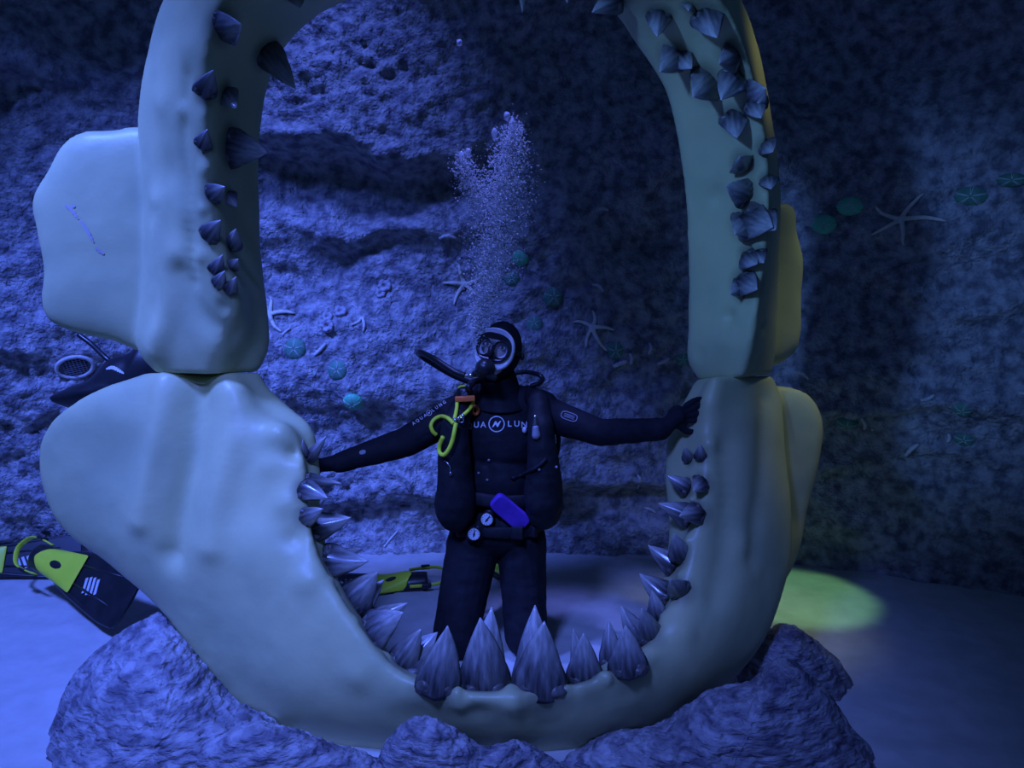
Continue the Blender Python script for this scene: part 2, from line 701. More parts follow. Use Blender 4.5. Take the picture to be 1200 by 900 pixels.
# =================================================================== SHARK JAW
def loft(stations, sub=7, csub=6):
    rows = []
    for O, R, I, yO, yR, yI, b, t in stations:
        O, R, I = np.array(O, float), np.array(R, float), np.array(I, float)

        def L(A, B, yA, yB, k, off):
            q = A + (B - A) * k
            return [q[0], q[1], yA + (yB - yA) * k + off]
        rows.append([L(O, R, yO, yR, 0, 0), L(O, R, yO, yR, .33, -b), L(O, R, yO, yR, .70, -b * .8), L(O, R, yO, yR, 1, 0),
                     L(R, I, yR, yI, .5, -b * .3), L(R, I, yR, yI, 1, 0), L(I, O, yI, yO, .3, t), L(I, O, yI, yO, .7, t * .8)])
    rows = np.array(rows)                       # S,8,3
    rows = catmull(rows, sub)                   # along the stations
    rows = np.array([catmull(r, csub, True) for r in rows])
    S, K = rows.shape[:2]
    v = Parr(rows).reshape(-1, 3)
    f = []
    for i in range(S - 1):
        for k in range(K):
            l = (k + 1) % K
            f.append((i * K + k, i * K + l, (i + 1) * K + l, (i + 1) * K + k))
    f.append(tuple(range(K))[::-1])
    f.append(tuple((S - 1) * K + k for k in range(K)))
    return v, f


LOWER = [
    ((172, 438), (262, 438), (304, 436), 2.98, 2.85, 2.95, .03, .16),
    ((118, 456), (270, 458), (316, 455), 2.98, 2.83, 2.95, .03, .15),
    ((66, 486), (295, 490), (342, 479), 2.98, 2.80, 2.93, .04, .14),
    ((45, 525), (338, 520), (364, 503), 2.98, 2.75, 2.90, .05, .13),
    ((50, 575), (350, 560), (371, 555), 2.97, 2.71, 2.87, .06, .13),
    ((75, 622), (354, 600), (372, 600), 2.95, 2.68, 2.85, .07, .14),
    ((135, 668), (366, 655), (382, 650), 2.90, 2.62, 2.80, .08, .14),
    ((195, 725), (393, 700), (405, 700), 2.84, 2.56, 2.76, .08, .14),
    ((245, 800), (425, 748), (434, 742), 2.78, 2.50, 2.72, .08, .13),
    ((310, 862), (462, 787), (468, 777), 2.72, 2.46, 2.68, .07, .12),
    ((420, 895), (512, 808), (512, 798), 2.68, 2.42, 2.65, .06, .12),
    ((550, 905), (566, 815), (566, 804), 2.66, 2.40, 2.63, .06, .12),
    ((670, 898), (635, 812), (633, 802), 2.66, 2.41, 2.63, .06, .12),
    ((780, 852), (695, 798), (690, 788), 2.70, 2.45, 2.67, .07, .12),
    ((855, 802), (748, 770), (737, 758), 2.78, 2.52, 2.74, .08, .13),
    ((902, 740), (785, 727), (764, 717), 2.88, 2.62, 2.82, .08, .14),
    ((925, 665), (805, 670), (780, 668), 3.00, 2.72, 2.92, .08, .14),
    ((928, 600), (818, 610), (785, 610), 3.08, 2.80, 3.02, .08, .14),
    ((922, 540), (826, 555), (780, 555), 3.14, 2.86, 3.08, .08, .14),
    ((918, 490), (828, 505), (784, 505), 3.18, 2.92, 3.12, .07, .14),
    ((915, 465), (832, 472), (800, 474), 3.20, 2.95, 3.14, .05, .14),
    ((905, 440), (838, 442), (816, 445), 3.20, 2.97, 3.14, .04, .14),
]
UPPER = [
    ((184, 437), (250, 438), (304, 436), 2.94, 2.82, 2.98, .03, .14),
    ((160, 405), (262, 405), (316, 402), 2.96, 2.78, 3.02, .05, .14),
    ((165, 350), (276, 350), (311, 350), 2.96, 2.74, 3.04, .07, .12),
    ((168, 300), (262, 300), (306, 300), 2.96, 2.71, 3.04, .07, .12),
    ((168, 250), (253, 250), (304, 250), 2.95, 2.69, 3.03, .07, .12),
    ((166, 200), (250, 200), (303, 200), 2.94, 2.67, 3.02, .07, .12),
    ((162, 150), (246, 150), (306, 152), 2.92, 2.64, 3.00, .07, .12),
    ((165, 100), (244, 102), (313, 105), 2.90, 2.61, 2.97, .07, .12),
    ((176, 50), (251, 48), (332, 58), 2.87, 2.58, 2.93, .07, .12),
    ((192, 0), (272, -8), (372, 18), 2.82, 2.54, 2.88, .07, .12),
    ((235, -80), (330, -60), (430, -10), 2.74, 2.48, 2.80, .07, .12),
    ((340, -170), (430, -85), (500, -32), 2.66, 2.42, 2.74, .06, .12),
    ((490, -210), (530, -85), (560, -42), 2.62, 2.38, 2.70, .06, .12),
    ((640, -205), (630, -78), (630, -36), 2.63, 2.39, 2.71, .06, .12),
    ((770, -150), (725, -55), (692, -12), 2.70, 2.46, 2.78, .06, .12),
    ((835, -70), (800, -30), (722, 18), 2.80, 2.56, 2.88, .06, .12),
    ((868, 0), (845, 10), (753, 62), 2.90, 2.66, 2.98, .05, .12),
    ((887, 55), (870, 62), (778, 104), 2.98, 2.74, 3.06, .05, .12),
    ((900, 120), (886, 122), (794, 162), 3.05, 2.81, 3.13, .04, .12),
    ((910, 180), (896, 182), (803, 232), 3.10, 2.87, 3.18, .04, .12),
    ((914, 240), (898, 242), (806, 290), 3.14, 2.90, 3.22, .04, .12),
    ((913, 300), (892, 302), (807, 335), 3.16, 2.93, 3.24, .04, .12),
    ((911, 360), (884, 362), (806, 380), 3.18, 2.95, 3.24, .05, .12),
    ((909, 405), (874, 410), (805, 420), 3.19, 2.97, 3.22, .05, .12),
    ((904, 439), (865, 442), (818, 446), 3.19, 2.99, 3.20, .04, .12),
]
PLATE_UL = ([(172, 150), (130, 153), (95, 155), (72, 170), (54, 202), (37, 234), (43, 275), (51, 315), (48, 355), (60, 378), (95, 392), (135, 401), (178, 412), (228, 380), (228, 180)], 3.00, .045, .04)
PLATE_LR = ([(895, 452), (935, 456), (956, 472), (966, 502), (959, 545), (946, 600), (934, 655), (905, 690), (880, 600), (880, 480)], 3.27, .04, .04)
PLATE_UR = ([(890, 240), (927, 240), (934, 270), (942, 305), (940, 350), (938, 400), (925, 420), (900, 429), (880, 400), (880, 260)], 3.28, .04, .04)


def build_jaw(name, stations, plates, sculpt, teeth, label, gums=(), folds=()):
    mb = MB()
    mb.add(*loft(stations))
    for px, py, qx, qy, Y, r in gums:
        mb.capsule(P(qx, qy, Y + .06), P(px, py, Y), r * 1.7, r, 16)
    for ol, Y, fr, bk in plates:
        mb.add(*inflate(ol, Y, fr, bk, power=8.0, rings=10))
    me = mb.mesh(name)
    bm = bmesh.new()
    bm.from_mesh(me)
    bmesh.ops.recalc_face_normals(bm, faces=bm.faces)
    bm.to_mesh(me)
    bm.free()
    me = remesh(me, 0.0125, 8)
    tree = bvh(me)
    a = coords(me)
    n = normals(me)
    disp = np.zeros(len(a))
    for pts, r, amp in folds:
        line = [hit(tree, *q)[0] for q in catmull(pts, 8)]
        line = np.array([list(p) for p in line if p is not None])
        d2 = np.full(len(a), 1e9)
        for p in line:
            d2 = np.minimum(d2, ((a - p) ** 2).sum(1))
        disp += amp * np.exp(-d2 / (r * r))
    for px, py, r, amp in sculpt:
        p, _ = hit(tree, px, py)
        if p is None:
            continue
        d2 = ((a - np.array(p)) ** 2).sum(1)
        disp += amp * np.exp(-d2 / (r * r))
    disp += 0.006 * fbm(a * 5.0, 3)
    a = a + n * disp[:, None]
    # gum hollows round the tooth roots darkened by brown gum paint and painted-in shade
    stain_shade = np.zeros(len(a))
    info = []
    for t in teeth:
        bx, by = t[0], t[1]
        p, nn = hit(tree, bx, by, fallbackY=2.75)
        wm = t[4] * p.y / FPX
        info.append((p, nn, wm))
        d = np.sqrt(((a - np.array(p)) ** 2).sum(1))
        stain_shade = np.maximum(stain_shade, np.clip(1.35 - d / (wm * 0.62), 0, 1))
    stain_shade = stain_shade * (0.75 + 0.25 * fbm(a * 22, 3))
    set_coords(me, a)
    at = me.attributes.new('stain_shade', 'FLOAT', 'POINT')
    at.data.foreach_set('value', np.clip(stain_shade, 0, 1).astype(np.float32))
    tree = bvh(me)
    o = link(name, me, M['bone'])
    tag(o, label, 'sculpture')
    for t, (p, nn, wm) in zip(teeth, info):
        bx, by, tx, ty, wpx, dY = t[:6]
        twist = t[6] if len(t) > 6 else 0.0
        base = p + nn * 0.004
        tip = P(tx, ty, p.y + dY)
        proj = (P(tx, ty, p.y) - base).length
        if proj < 1.15 * wm and dY < .03:
            tip = P(tx, ty, p.y - max(abs(dY), math.sqrt((1.15 * wm) ** 2 - proj ** 2)))
        make_tooth(base, tip, wm, twist, o)
    return o, tree


def make_tooth(base, tip, w, twist, parent):
    u = (tip - base)
    h = u.length
    u.normalize()
    v = (base - CAMP).normalized()
    n = (v - u * v.dot(u)).normalized()
    x = u.cross(n) * -1
    x = n.cross(u)
    q = Quaternion(u, twist)
    x = q @ x
    n = q @ n
    m = frame_matrix(base, x, n, u)
    t = w * 0.30
    vs, fs = [], []
    S, K = 16, 24
    sd = random.random() * 50
    for i in range(S + 1):
        s = i / S
        z = -0.12 + 1.12 * s
        hw = w * 0.58 * (1 - max(0, s) ** 2.0) * (0.94 + 0.10 * math.sin(min(1, s * 2.2) * math.pi))
        hw = max(hw, w * 0.012)
        tt = t * (1 - s ** 1.6) + 0.002
        for k in range(K):
            if k <= K // 2:                                  # face towards the viewer
                c = -1 + 2 * k / (K // 2)
                y = -tt * (1 - abs(c) ** 1.6) * (1 + 0.07 * math.cos(2.5 * math.pi * c + sd))
            else:
                c = 1 - 2 * (k - K // 2) / (K // 2)
                y = tt * 0.55 * (1 - c * c)
            lean = w * 0.05 * math.sin(sd + s * 2.5)
            vs.append((c * hw + lean, y, z * h))
    for i in range(S):
        for k in range(K):
            l = (k + 1) % K
            fs.append((i * K + k, i * K + l, (i + 1) * K + l, (i + 1) * K + k))
    fs.append(tuple(range(K))[::-1])
    fs.append(tuple(S * K + k for k in range(K)))
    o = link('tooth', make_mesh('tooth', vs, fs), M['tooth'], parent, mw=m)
    if w > 0.05:
        mb = MB()
        mb.ellipsoid((-w * 0.24, 0, 0.01 * w), (w * 0.30, w * 0.26, w * 0.22), nu=16, nv=10)
        mb.ellipsoid((w * 0.24, 0, 0.01 * w), (w * 0.30, w * 0.26, w * 0.22), nu=16, nv=10)
        mb.ellipsoid((0, 0, -w * 0.05), (w * 0.42, w * 0.27, w * 0.2), nu=16, nv=10)
        me = remesh(mb.mesh('tooth_root'), w * 0.035, 3)
        a = coords(me)
        a = a + normals(me) * (w * 0.05 * fbm(a * (8 / w * 0.9) + sd, 2))[:, None]
        set_coords(me, a)
        link('tooth_root', me, M['root'], o, mw=m)
    return o


LOWER_TEETH = [
    (357, 532, 355, 514, 9, -.03), (361, 536, 383, 511, 14, -.02),
    (376, 560, 400, 567, 17, .02, .4), (356, 574, 384, 584, 24, -.06),
    (358, 606, 379, 597, 22, -.07), (368, 618, 411, 605, 32, .0),
    (385, 660, 425, 643, 22, .05), (384, 656, 432, 657, 36, -.04),
    (412, 705, 444, 672, 44, -.04), (425, 710, 451, 680, 34, .04, .5),
    (436, 735, 478, 707, 38, .03), (436, 744, 472, 716, 46, -.03, -.4),
    (470, 778, 495, 738, 36, -.01), (478, 782, 513, 741, 44, .04, -.4),
    (512, 806, 523, 733, 50, -.0),
    (569, 800, 574, 711, 56, .10), (566, 808, 561, 724, 60, -.0),
    (630, 800, 628, 709, 58, .10), (635, 808, 638, 728, 60, .0),
    (675, 782, 672, 736, 26, .05), (687, 796, 682, 742, 40, -.0),
    (712, 770, 715, 727, 28, .06), (737, 785, 731, 733, 44, -.0),
    (752, 755, 729, 709, 34, .05, .4), (762, 748, 752, 712, 30, -.03, .4),
    (772, 725, 763, 692, 24, .02), (782, 698, 750, 671, 34, .05, .5), (797, 692, 786, 678, 28, -.07),
    (790, 662, 760, 638, 26, .05), (800, 652, 790, 625, 26, -.04),
    (808, 606, 771, 590, 26, .03), (818, 602, 796, 606, 26, -.08),
    (806, 572, 782, 556, 20, .02), (822, 566, 812, 575, 22, -.07),
    (808, 538, 803, 523, 14, -.03), (822, 536, 821, 520, 14, -.03),
]
UPPER_TEETH = [
    (345, -8, 351, 10, 20, -.04), (262, 32, 284, 30, 34, -.10, .3), (240, 108, 251, 82, 24, -.05, .3),
    (311, 62, 347, 104, 30, -.03), (264, 112, 277, 127, 24, -.05), (238, 170, 244, 152, 18, -.04), (270, 172, 313, 181, 40, -.06),
    (249, 228, 264, 219, 22, -.06), (268, 230, 278, 242, 16, -.05), (246, 276, 259, 258, 22, -.06), (270, 288, 277, 268, 20, -.05),
    (253, 316, 260, 298, 16, -.05), (271, 312, 279, 303, 16, -.04), (256, 332, 264, 318, 16, -.05), (270, 340, 276, 324, 15, -.05),
    (611, -22, 613, 15, 16, -.05), (662, -18, 664, 4, 16, -.03), (722, 0, 694, 15, 26, -.04),
    (774, 18, 769, 43, 26, -.05), (828, 18, 842, 44, 34, -.10, -.3), (808, 8, 806, 12, 16, -.05),
    (792, 66, 772, 83, 32, -.04), (800, 66, 811, 80, 24, -.06), (858, 66, 842, 74, 32, -.08), (862, 92, 846, 118, 34, -.05),
    (828, 96, 811, 113, 40, -.06), (886, 112, 898, 104, 34, -.09), (884, 122, 893, 138, 26, -.05), (860, 138, 864, 162, 30, -.07),
    (898, 172, 906, 178, 22, -.06), (872, 192, 866, 184, 28, -.08), (900, 212, 903, 222, 20, -.05),
    (874, 226, 850, 219, 30, -.05), (880, 258, 905, 268, 42, -.08), (872, 262, 860, 274, 32, -.06), (896, 258, 909, 270, 28, -.03),
    (878, 302, 887, 310, 26, -.06), (890, 298, 896, 308, 18, -.05), (872, 332, 887, 340, 32, -.07), (868, 338, 855, 344, 22, -.04),
]
LOWER_SCULPT = [
    # fold running down from the hinge: valley between two ridges
     (328, 508, .05, .035), (345, 530, .03, -.02), (318, 545, .05, .012), (335, 590, .05, .018), (345, 630, .04, -.015), (360, 680, .05, .02),
    (300, 640, .12, .02), (130, 540, .16, -.02), (420, 790, .06, .02), (480, 840, .06, -.012),
    (536, 812, .018, .02), (600, 800, .022, .035), (668, 800, .02, .025), (712, 795, .02, .018), (538, 825, .03, .012), (602, 825, .04, .018), (560, 835, .04, -.012),
    (760, 770, .03, .012), (832, 520, .03, .02), 
    (870, 640, .06, .012), (830, 470, .05, .015), (800, 740, .05, .015), (455, 770, .03, .012),
]
UPPER_SCULPT = [
    (262, 360, .03, -.012), (285, 385, .05, .012),
    (205, 300, .06, .012), (182, 250, .05, -.012), (220, 250, .06, .01), (200, 200, .06, -.01), (190, 120, .06, .012),
    (232, 120, .04, -.010), (222, 60, .06, .015), (215, 130, .03, .015), (240, 200, .03, .012), (238, 245, .02, .01), (235, 300, .03, .012),
    (855, 372, .03, -.02), (850, 400, .05, .012), (870, 300, .03, -.012), (840, 230, .04, -.012), (895, 385, .02, -.015), (820, 415, .03, -.012),
]
LOWER_FOLDS = [([(229, 446), (227, 490), (221, 540), (208, 600), (200, 650)], .060, -.050), ([(193, 448), (186, 500), (172, 560), (165, 610)], .055, .026),
               ([(276, 462), (274, 510), (258, 580), (248, 640)], .065, .030), ([(896, 470), (892, 560), (880, 650)], .05, -.012), ([(852, 520), (852, 620), (838, 700)], .06, -.018)]
UPPER_FOLDS = [([(182, 408), (198, 360), (192, 300), (186, 240)], .055, .024), ([(212, 320), (226, 355), (245, 378), (275, 392)], .045, -.018), ([(226, 330), (222, 240), (215, 160), (220, 90)], .03, -.010)]
GUMS = [(600, 811, 600, 836, 2.45, .030), (538, 812, 536, 838, 2.44, .020), (486, 800, 474, 828, 2.48, .020), (664, 806, 668, 834, 2.44, .020), (706, 792, 714, 822, 2.47, .020),
        (446, 768, 428, 788, 2.53, .02), (748, 768, 762, 790, 2.54, .02), (414, 728, 396, 742, 2.56, .02), (386, 684, 366, 690, 2.62, .022), (778, 722, 796, 732, 2.66, .018),
        (796, 676, 812, 684, 2.74, .02), (806, 634, 822, 636, 2.79, .02), (812, 586, 828, 588, 2.83, .018)]
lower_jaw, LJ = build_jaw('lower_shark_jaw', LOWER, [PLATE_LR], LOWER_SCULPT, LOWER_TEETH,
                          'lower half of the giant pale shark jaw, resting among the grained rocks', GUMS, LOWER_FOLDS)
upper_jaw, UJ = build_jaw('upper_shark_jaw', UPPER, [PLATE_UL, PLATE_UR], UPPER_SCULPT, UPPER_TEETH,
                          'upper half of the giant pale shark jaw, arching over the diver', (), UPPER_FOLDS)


# pale scuff on the wide wing of the upper jaw
def project_strip(pts, wid, tree, off=0.002):
    vs, fs = [], []
    pts = catmull(pts, 6)
    for i, q in enumerate(pts):
        w = wid * (0.4 + 0.6 * abs(math.sin(i * 1.7))) * math.sin(math.pi * (i + 0.5) / len(pts)) ** 0.5
        d = pts[min(i + 1, len(pts) - 1)] - pts[max(i - 1, 0)]
        d = d / np.linalg.norm(d)
        nrm = np.array([-d[1], d[0]])
        for s in (-1, 1):
            p, n = hit(tree, *(q + nrm * w * s))
            if p is None:
                p, n = hit(tree, *q, fallbackY=3.0)
            vs.append(p + n * off)
    for i in range(len(pts) - 1):
        fs.append((2 * i, 2 * i + 1, 2 * i + 3, 2 * i + 2))
    return make_mesh('scuff', vs, fs)


for pts in ([(76, 240), (84, 246), (92, 257)], [(94, 258), (102, 270), (110, 284)], [(112, 290), (122, 298)], [(84, 240), (88, 243)]):
    link('scuff_mark', project_strip(pts, 2.4, UJ), mat('scuff', (0.62, 0.52, 0.5), (0.5, 0.42, 0.4), rough=0.7), upper_jaw)


# =================================================================== ROCKS
CUT = [LJ]


def rock(outline, Y, front, back, seed, label, grain_dir, lean=0.0):
    v, f = inflate(outline, Y, front, back, power=2.4, rings=60, nseg=320, yslope=(lambda x, y: -lean * max(0, y - 720) / 200) if lean else None)
    me = make_mesh('rock', v, f)
    bm = bmesh.new()
    bm.from_mesh(me)
    bmesh.ops.recalc_face_normals(bm, faces=bm.faces)
    bm.to_mesh(me)
    bm.free()
    a = coords(me)
    n = normals(me)
    g = Vector(grain_dir).normalized()
    s1 = g.orthogonal().normalized()
    s2 = g.cross(s1)
    q = np.stack([a @ np.array(g) * 1.6, a @ np.array(s1) * 22, a @ np.array(s2) * 22], 1)
    q = q + 0.22 * np.stack([fbm(a * 5 + seed, 2), fbm(a * 5 + seed + 9, 2), fbm(a * 5 + seed + 19, 2)], 1)
    ridg = 1 - np.abs(fbm(q + seed, 4, 0.62)) * 2
    d = 0.016 * ridg + 0.028 * fbm(a * 3.5 + seed, 2) + 0.008 * fbm(q * 2.7 + seed, 3, 0.6)
    a = a + n * (d - 0.02)[:, None]
    a[:, 2] = np.maximum(a[:, 2], -0.03)
    set_coords(me, a)
    # the rock leans against what already stands there and does not enter it
    for tree in CUT:
        a = coords(me)
        for i in range(len(a)):
            v = Vector(a[i])
            p, nn, _, dist = tree.find_nearest(v, .5)
            if p is not None and (v - p).dot(nn) < .004:
                a[i] = p + nn * .006
        set_coords(me, a)
    me = eval_mods(me, [('SMOOTH', dict(factor=.4, iterations=1))])
    o = link('rock', me, M['rock'])
    tag(o, label, 'rock', 'rocks around the foot of the shark jaw')
    return o


rock([(172, 718), (196, 712), (232, 745), (275, 810), (330, 850), (330, 930), (200, 1010), (35, 985), (42, 900), (56, 850), (76, 802), (110, 764), (142, 737)],
     2.94, .30, .2, 1.0, 'tall slanting grained rock leaning against the wide wing of the lower jaw', (.5, -.2, .6), .36)
rock([(160, 925), (215, 886), (250, 862), (300, 845), (350, 851), (400, 868), (450, 890), (490, 940), (440, 1010), (180, 1010)],
     2.46, .2, .15, 5.0, 'low rounded grained rock in front of the slanting rock', (.8, .1, .35))
rock([(420, 940), (442, 890), (458, 860), (490, 836), (530, 848), (570, 868), (608, 860), (642, 880), (690, 920), (690, 1010), (420, 1010)],
     2.40, .16, .12, 9.0, 'small peaked rock beneath the largest front teeth', (.35, .1, .8))
rock([(640, 905), (690, 868), (730, 852), (780, 845), (830, 812), (880, 800), (905, 776), (935, 780), (972, 810), (1002, 850), (1036, 900), (1080, 990), (640, 1010)],
     2.55, .3, .2, 13.0, 'broad blue-lit rock at the foot of the jaw nearest the green-lit sand', (.7, .1, -.5))
rock([(870, 760), (914, 726), (950, 742), (985, 778), (1006, 820), (1016, 860), (1060, 940), (950, 980), (860, 860)],
     3.05, .22, .2, 17.0, 'dim smooth rock behind the broad rock, beside the green-lit sand', (.5, .1, -.7))

# =================================================================== DIVER
D = 3.33
PXM = D / FPX
person = empty('person', P(582, 775, 3.45))
person.location.z = 0.0
tag(person, 'scuba diver in black wetsuit kneeling between the jaws with arms stretched out', 'person')

Hc = P(585, 411, 3.28)
HR = (Matrix.Rotation(math.radians(-13), 4, 'Z') @ Matrix.Rotation(math.radians(-12), 4, 'X') @ Matrix.Rotation(math.radians(12), 4, 'Y'))
HM = Matrix.Translation(Hc) @ HR
H3 = HR.to_3x3()


def HP(x, y, z):
    return HM @ Vector((x, y, z))


def ground(v, z):
    return Vector((v.x, v.y, z))


# right-hand glove finds the jaw's surface
gp, gn = hit(LJ, 806, 486, fallbackY=3.1)
YG = gp.y - 0.06

body = MB()
# head with face
body.ellipsoid(HP(0, 0.005, 0.01), (.072, .092, .104), H3)
body.ellipsoid(HP(0, -0.03, -.06), (.054, .058, .055), H3)
body.capsule(HP(0, -.088, .022), HP(0, -.104, -.018), .010, .014)
body.ellipsoid(HP(0, -.080, -.062), (.030, .018, .012), H3)
for sx in (-1, 1):
    body.ellipsoid(HP(sx * .074, .01, 0), (.010, .022, .032), H3, 14, 10)
# neck and trunk
body.capsule(HP(0, .015, -.05), P(587, 470, 3.35), .062, .075)
body.ellipsoid(P(587, 512, 3.34), (.190, .125, .175))
body.ellipsoid(P(584, 560, 3.34), (.175, .125, .17))
body.ellipsoid(P(582, 615, 3.35), (.185, .135, .14))
body.capsule(P(548, 478, 3.35), P(630, 478, 3.35), .075, .075)
body.capsule(P(588, 462, 3.36), P(545, 476, 3.35), .06, .07)
body.capsule(P(588, 462, 3.36), P(636, 476, 3.35), .06, .07)
# arms
body.chain([P(535, 484, 3.34), P(476, 518, 3.26), P(398, 542, 3.20)], [.080, .066, .044])
body.chain([P(640, 485, 3.34), P(704, 507, 3.26), P(774, 503, YG + .01)], [.078, .060, .044])


def hand(palm, wrist, fdir, side, nrm, spread=.16, curl=1.0):
    """palm point, wrist point, finger direction, side direction (index finger side), palm normal (towards the thing held)"""
    fdir, side, nrm = Vector(fdir).normalized(), Vector(side).normalized(), Vector(nrm).normalized()
    R = Matrix((fdir, side, nrm)).transposed()
    body.ellipsoid(palm, (.052, .044, .020), R, 18, 12)
    body.capsule(wrist, palm, .036, .026)
    for k, (off, ln) in enumerate(((.033, .072), (.011, .080), (-.011, .075), (-.032, .060))):
        b0 = palm + fdir * .040 + side * off
        d = (fdir + side * (off * spread / .033)).normalized()
        m1 = b0 + d * ln * .5
        m2 = m1 + (d * .75 + nrm * .55 * curl).normalized() * ln * .32
        m3 = m2 + (d * .4 + nrm * .8 * curl).normalized() * ln * .25
        body.chain([b0, m1, m2, m3], [.0115, .0108, .0100, .0090], 12)
    t0 = palm - fdir * .012 + side * .036
    t1 = t0 + (side * .8 + fdir * .5).normalized() * .034
    t2 = t1 + (fdir * .9 + side * .35 + nrm * .3).normalized() * .034
    body.chain([t0, t1, t2], [.015, .0125, .0105], 12)


toC = Vector((0, -1, 0))
fd = P(826, 479, YG) - P(800, 488, YG)
hand(P(796, 488, YG), P(776, 502, YG + .01), fd, P(808, 510, YG) - P(800, 488, YG), -gn, .32, .35)
hand(P(366, 546, 3.17), P(398, 542, 3.20), (-1, -.1, -.05), (0, -.2, 1), (-.1, -1, 0))
# legs: kneeling, shins folded back along the sand
for hx, kx, sx, fx in ((556, 534, 1.0, -.04), (611, 616, .92, .04)):
    hip = P(hx, 632, 3.36)
    knee = ground(P(kx, 760, 3.28), .095)
    ank = Vector((knee.x + fx, 3.28 + .46, .062))
    toe = Vector((knee.x + fx * 1.5, 3.28 + .66, .045))
    body.chain([hip, knee], [.122 * sx, .104 * sx])
    body.chain([knee, (knee + ank) / 2 + Vector((0, 0, .015)), ank], [.092 * sx, .075, .048])
    body.chain([ank, toe], [.048, .034])
me = remesh(body.mesh('body'), .0056, 3)
BODY = bvh(me)
a = coords(me)
n = normals(me)
loc = np.array([list(HM.inverted() @ Vector(v)) for v in a[:, :]]) if False else (a - np.array(Hc)) @ np.array(H3)
wr = 0.0035 * fbm(a * np.array([14, 14, 26]), 3)
facem = (((loc[:, 0]) / .082) ** 2 + ((loc[:, 2] + .012) / .106) ** 2 < 1) & (loc[:, 1] < -.015)
a = a + n * (wr * ~(np.linalg.norm(loc, axis=1) < .15))[:, None]
set_coords(me, a)
body_o = link('body', me, M['suit'], person)
me.materials.append(M['skin'])
fm = [1 if all(facem[i] for i in p.vertices) else 0 for p in me.polygons]
me.polygons.foreach_set('material_index', fm)

# hood with a face opening
vs, fs = [], []
NU, NV = 72, 48
for j in range(NV + 1):
    ph = math.pi * j / NV
    for i in range(NU):
        th = 2 * math.pi * i / NU
        vs.append((.090 * math.sin(ph) * math.cos(th), .110 * math.sin(ph) * math.sin(th) + .006, .124 * math.cos(ph) + .002))
for j in range(NV):
    for i in range(NU):
        q = (j * NU + i, (j + 1) * NU + i, (j + 1) * NU + (i + 1) % NU, j * NU + (i + 1) % NU)
        c = sum((Vector(vs[k]) for k in q), Vector()) / 4
        if c.y < -.02 and (c.x / .066) ** 2 + ((c.z + .014) / .096) ** 2 < 1:
            continue
        fs.append(q)
me = make_mesh('hood', [HM @ Vector(v) for v in vs], fs)
me = eval_mods(me, [('WELD', dict(merge_threshold=.0005)), ('SOLIDIFY', dict(thickness=.006, offset=0)), ('SUBSURF', dict(levels=1))])
hood = link('hood', me, M['suit'], person)
mb = MB()
mb.tube([HP(0, .02, -.085), P(587, 455, 3.345), P(587, 466, 3.35), P(587, 474, 3.355)], [.078, .082, .098, .128], 40, cap=False)
link('hood_collar', eval_mods(mb.mesh('hood_collar'), [('SOLIDIFY', dict(thickness=.005)), ('SUBSURF', dict(levels=1))]), M['suit'], hood)
mb = MB()
mb.tube([HP(-.035, -.02, .126), HP(-.02, -.025, .131), HP(-.005, -.02, .128)], .004, 8)
mb.tube([HP(.015, -.01, .125), HP(.03, 0, .128)], .004, 8)
link('hood_print', mb.mesh('hood_print'), M['grey_print'], hood)

# eyes
for sx in (-1, 1):
    mb = MB()
    mb.ellipsoid(HP(sx * .033, -.080, .008), (.0145, .012, .0085), H3, 16, 12)
    e = link('eye', mb.mesh('eye'), M['eyewhite'], person)
    mb = MB()
    mb.ellipsoid(HP(sx * .033 + .001, -.0902, .009), (.0065, .003, .0065), H3, 14, 10)
    link('iris', mb.mesh('iris'), M['eye'], e)


def superellipse(cx, cy, rx, ry, ex, n=56, lo=0.0):
    r = []
    for k in range(n):
        t = 2 * math.pi * k / n
        c, s_ = math.cos(t), math.sin(t)
        y = math.copysign(abs(s_) ** (2 / ex), s_)
        x = math.copysign(abs(c) ** (2 / ex), c)
        r.append((cx + rx * x * (1 - lo * y), cy + ry * y))
    return r


def bend(me, R=.16):
    """wrap a plate around the face"""
    a = coords(me)
    a[:, 2] += -(a[:, 0] ** 2) / (2 * R)
    set_coords(me, a)
    return me


TO_FACE = Matrix(((1, 0, 0, 0), (0, 0, -1, 0), (0, 1, 0, 0), (0, 0, 0, 1)))     # plate xy -> face xz, plate +z -> out of the face


def face_part(name, me, m, off, parent=person, sub=None):
    bend(me)
    me.transform(HM @ Matrix.Translation((0, -off, 0)) @ TO_FACE)
    return link(name, me, m, parent, smooth=False)


mask_skirt = face_part('mask_skirt', curve_plate('mask_skirt', [superellipse(0, -.006, .080, .084, 2.3), superellipse(0, .0, .060, .044, 2.4)], .004, .006), M['silicone'], .096)
hole = [superellipse(sx * .035, -.004, .029, .036, 2.2, 40) for sx in (-1, 1)]
hole[0] = [(x - .012 * (y < -.01) * 0 + .10 * (y + .002) * .5, y) for x, y in hole[0]]
hole[1] = [(x - .10 * (y + .002) * .5, y) for x, y in hole[1]]
frame = face_part('mask_frame', curve_plate('mask_frame', [superellipse(0, .002, .072, .056, 2.5)] + hole, .008, .003), M['rubber'], .110)
for h in hole:
    cx = sum(q[0] for q in h) / len(h)
    l = face_part('lens', curve_plate('lens', [[(cx + (x - cx) * 1.05, y * 1.05) for x, y in h]], .0012), M['lens'], .113, frame)
mb = MB()
mb.ellipsoid(HP(0, -.128, -.016), (.013, .014, .028), H3)
link('nose_pocket', mb.mesh('nose_pocket'), M['rubber'], frame)
mb = MB()
sp = [HM @ Vector((.096 * math.cos(t), .118 * math.sin(t) + .006, .004)) for t in np.linspace(-.95, math.pi + .95, 40)]
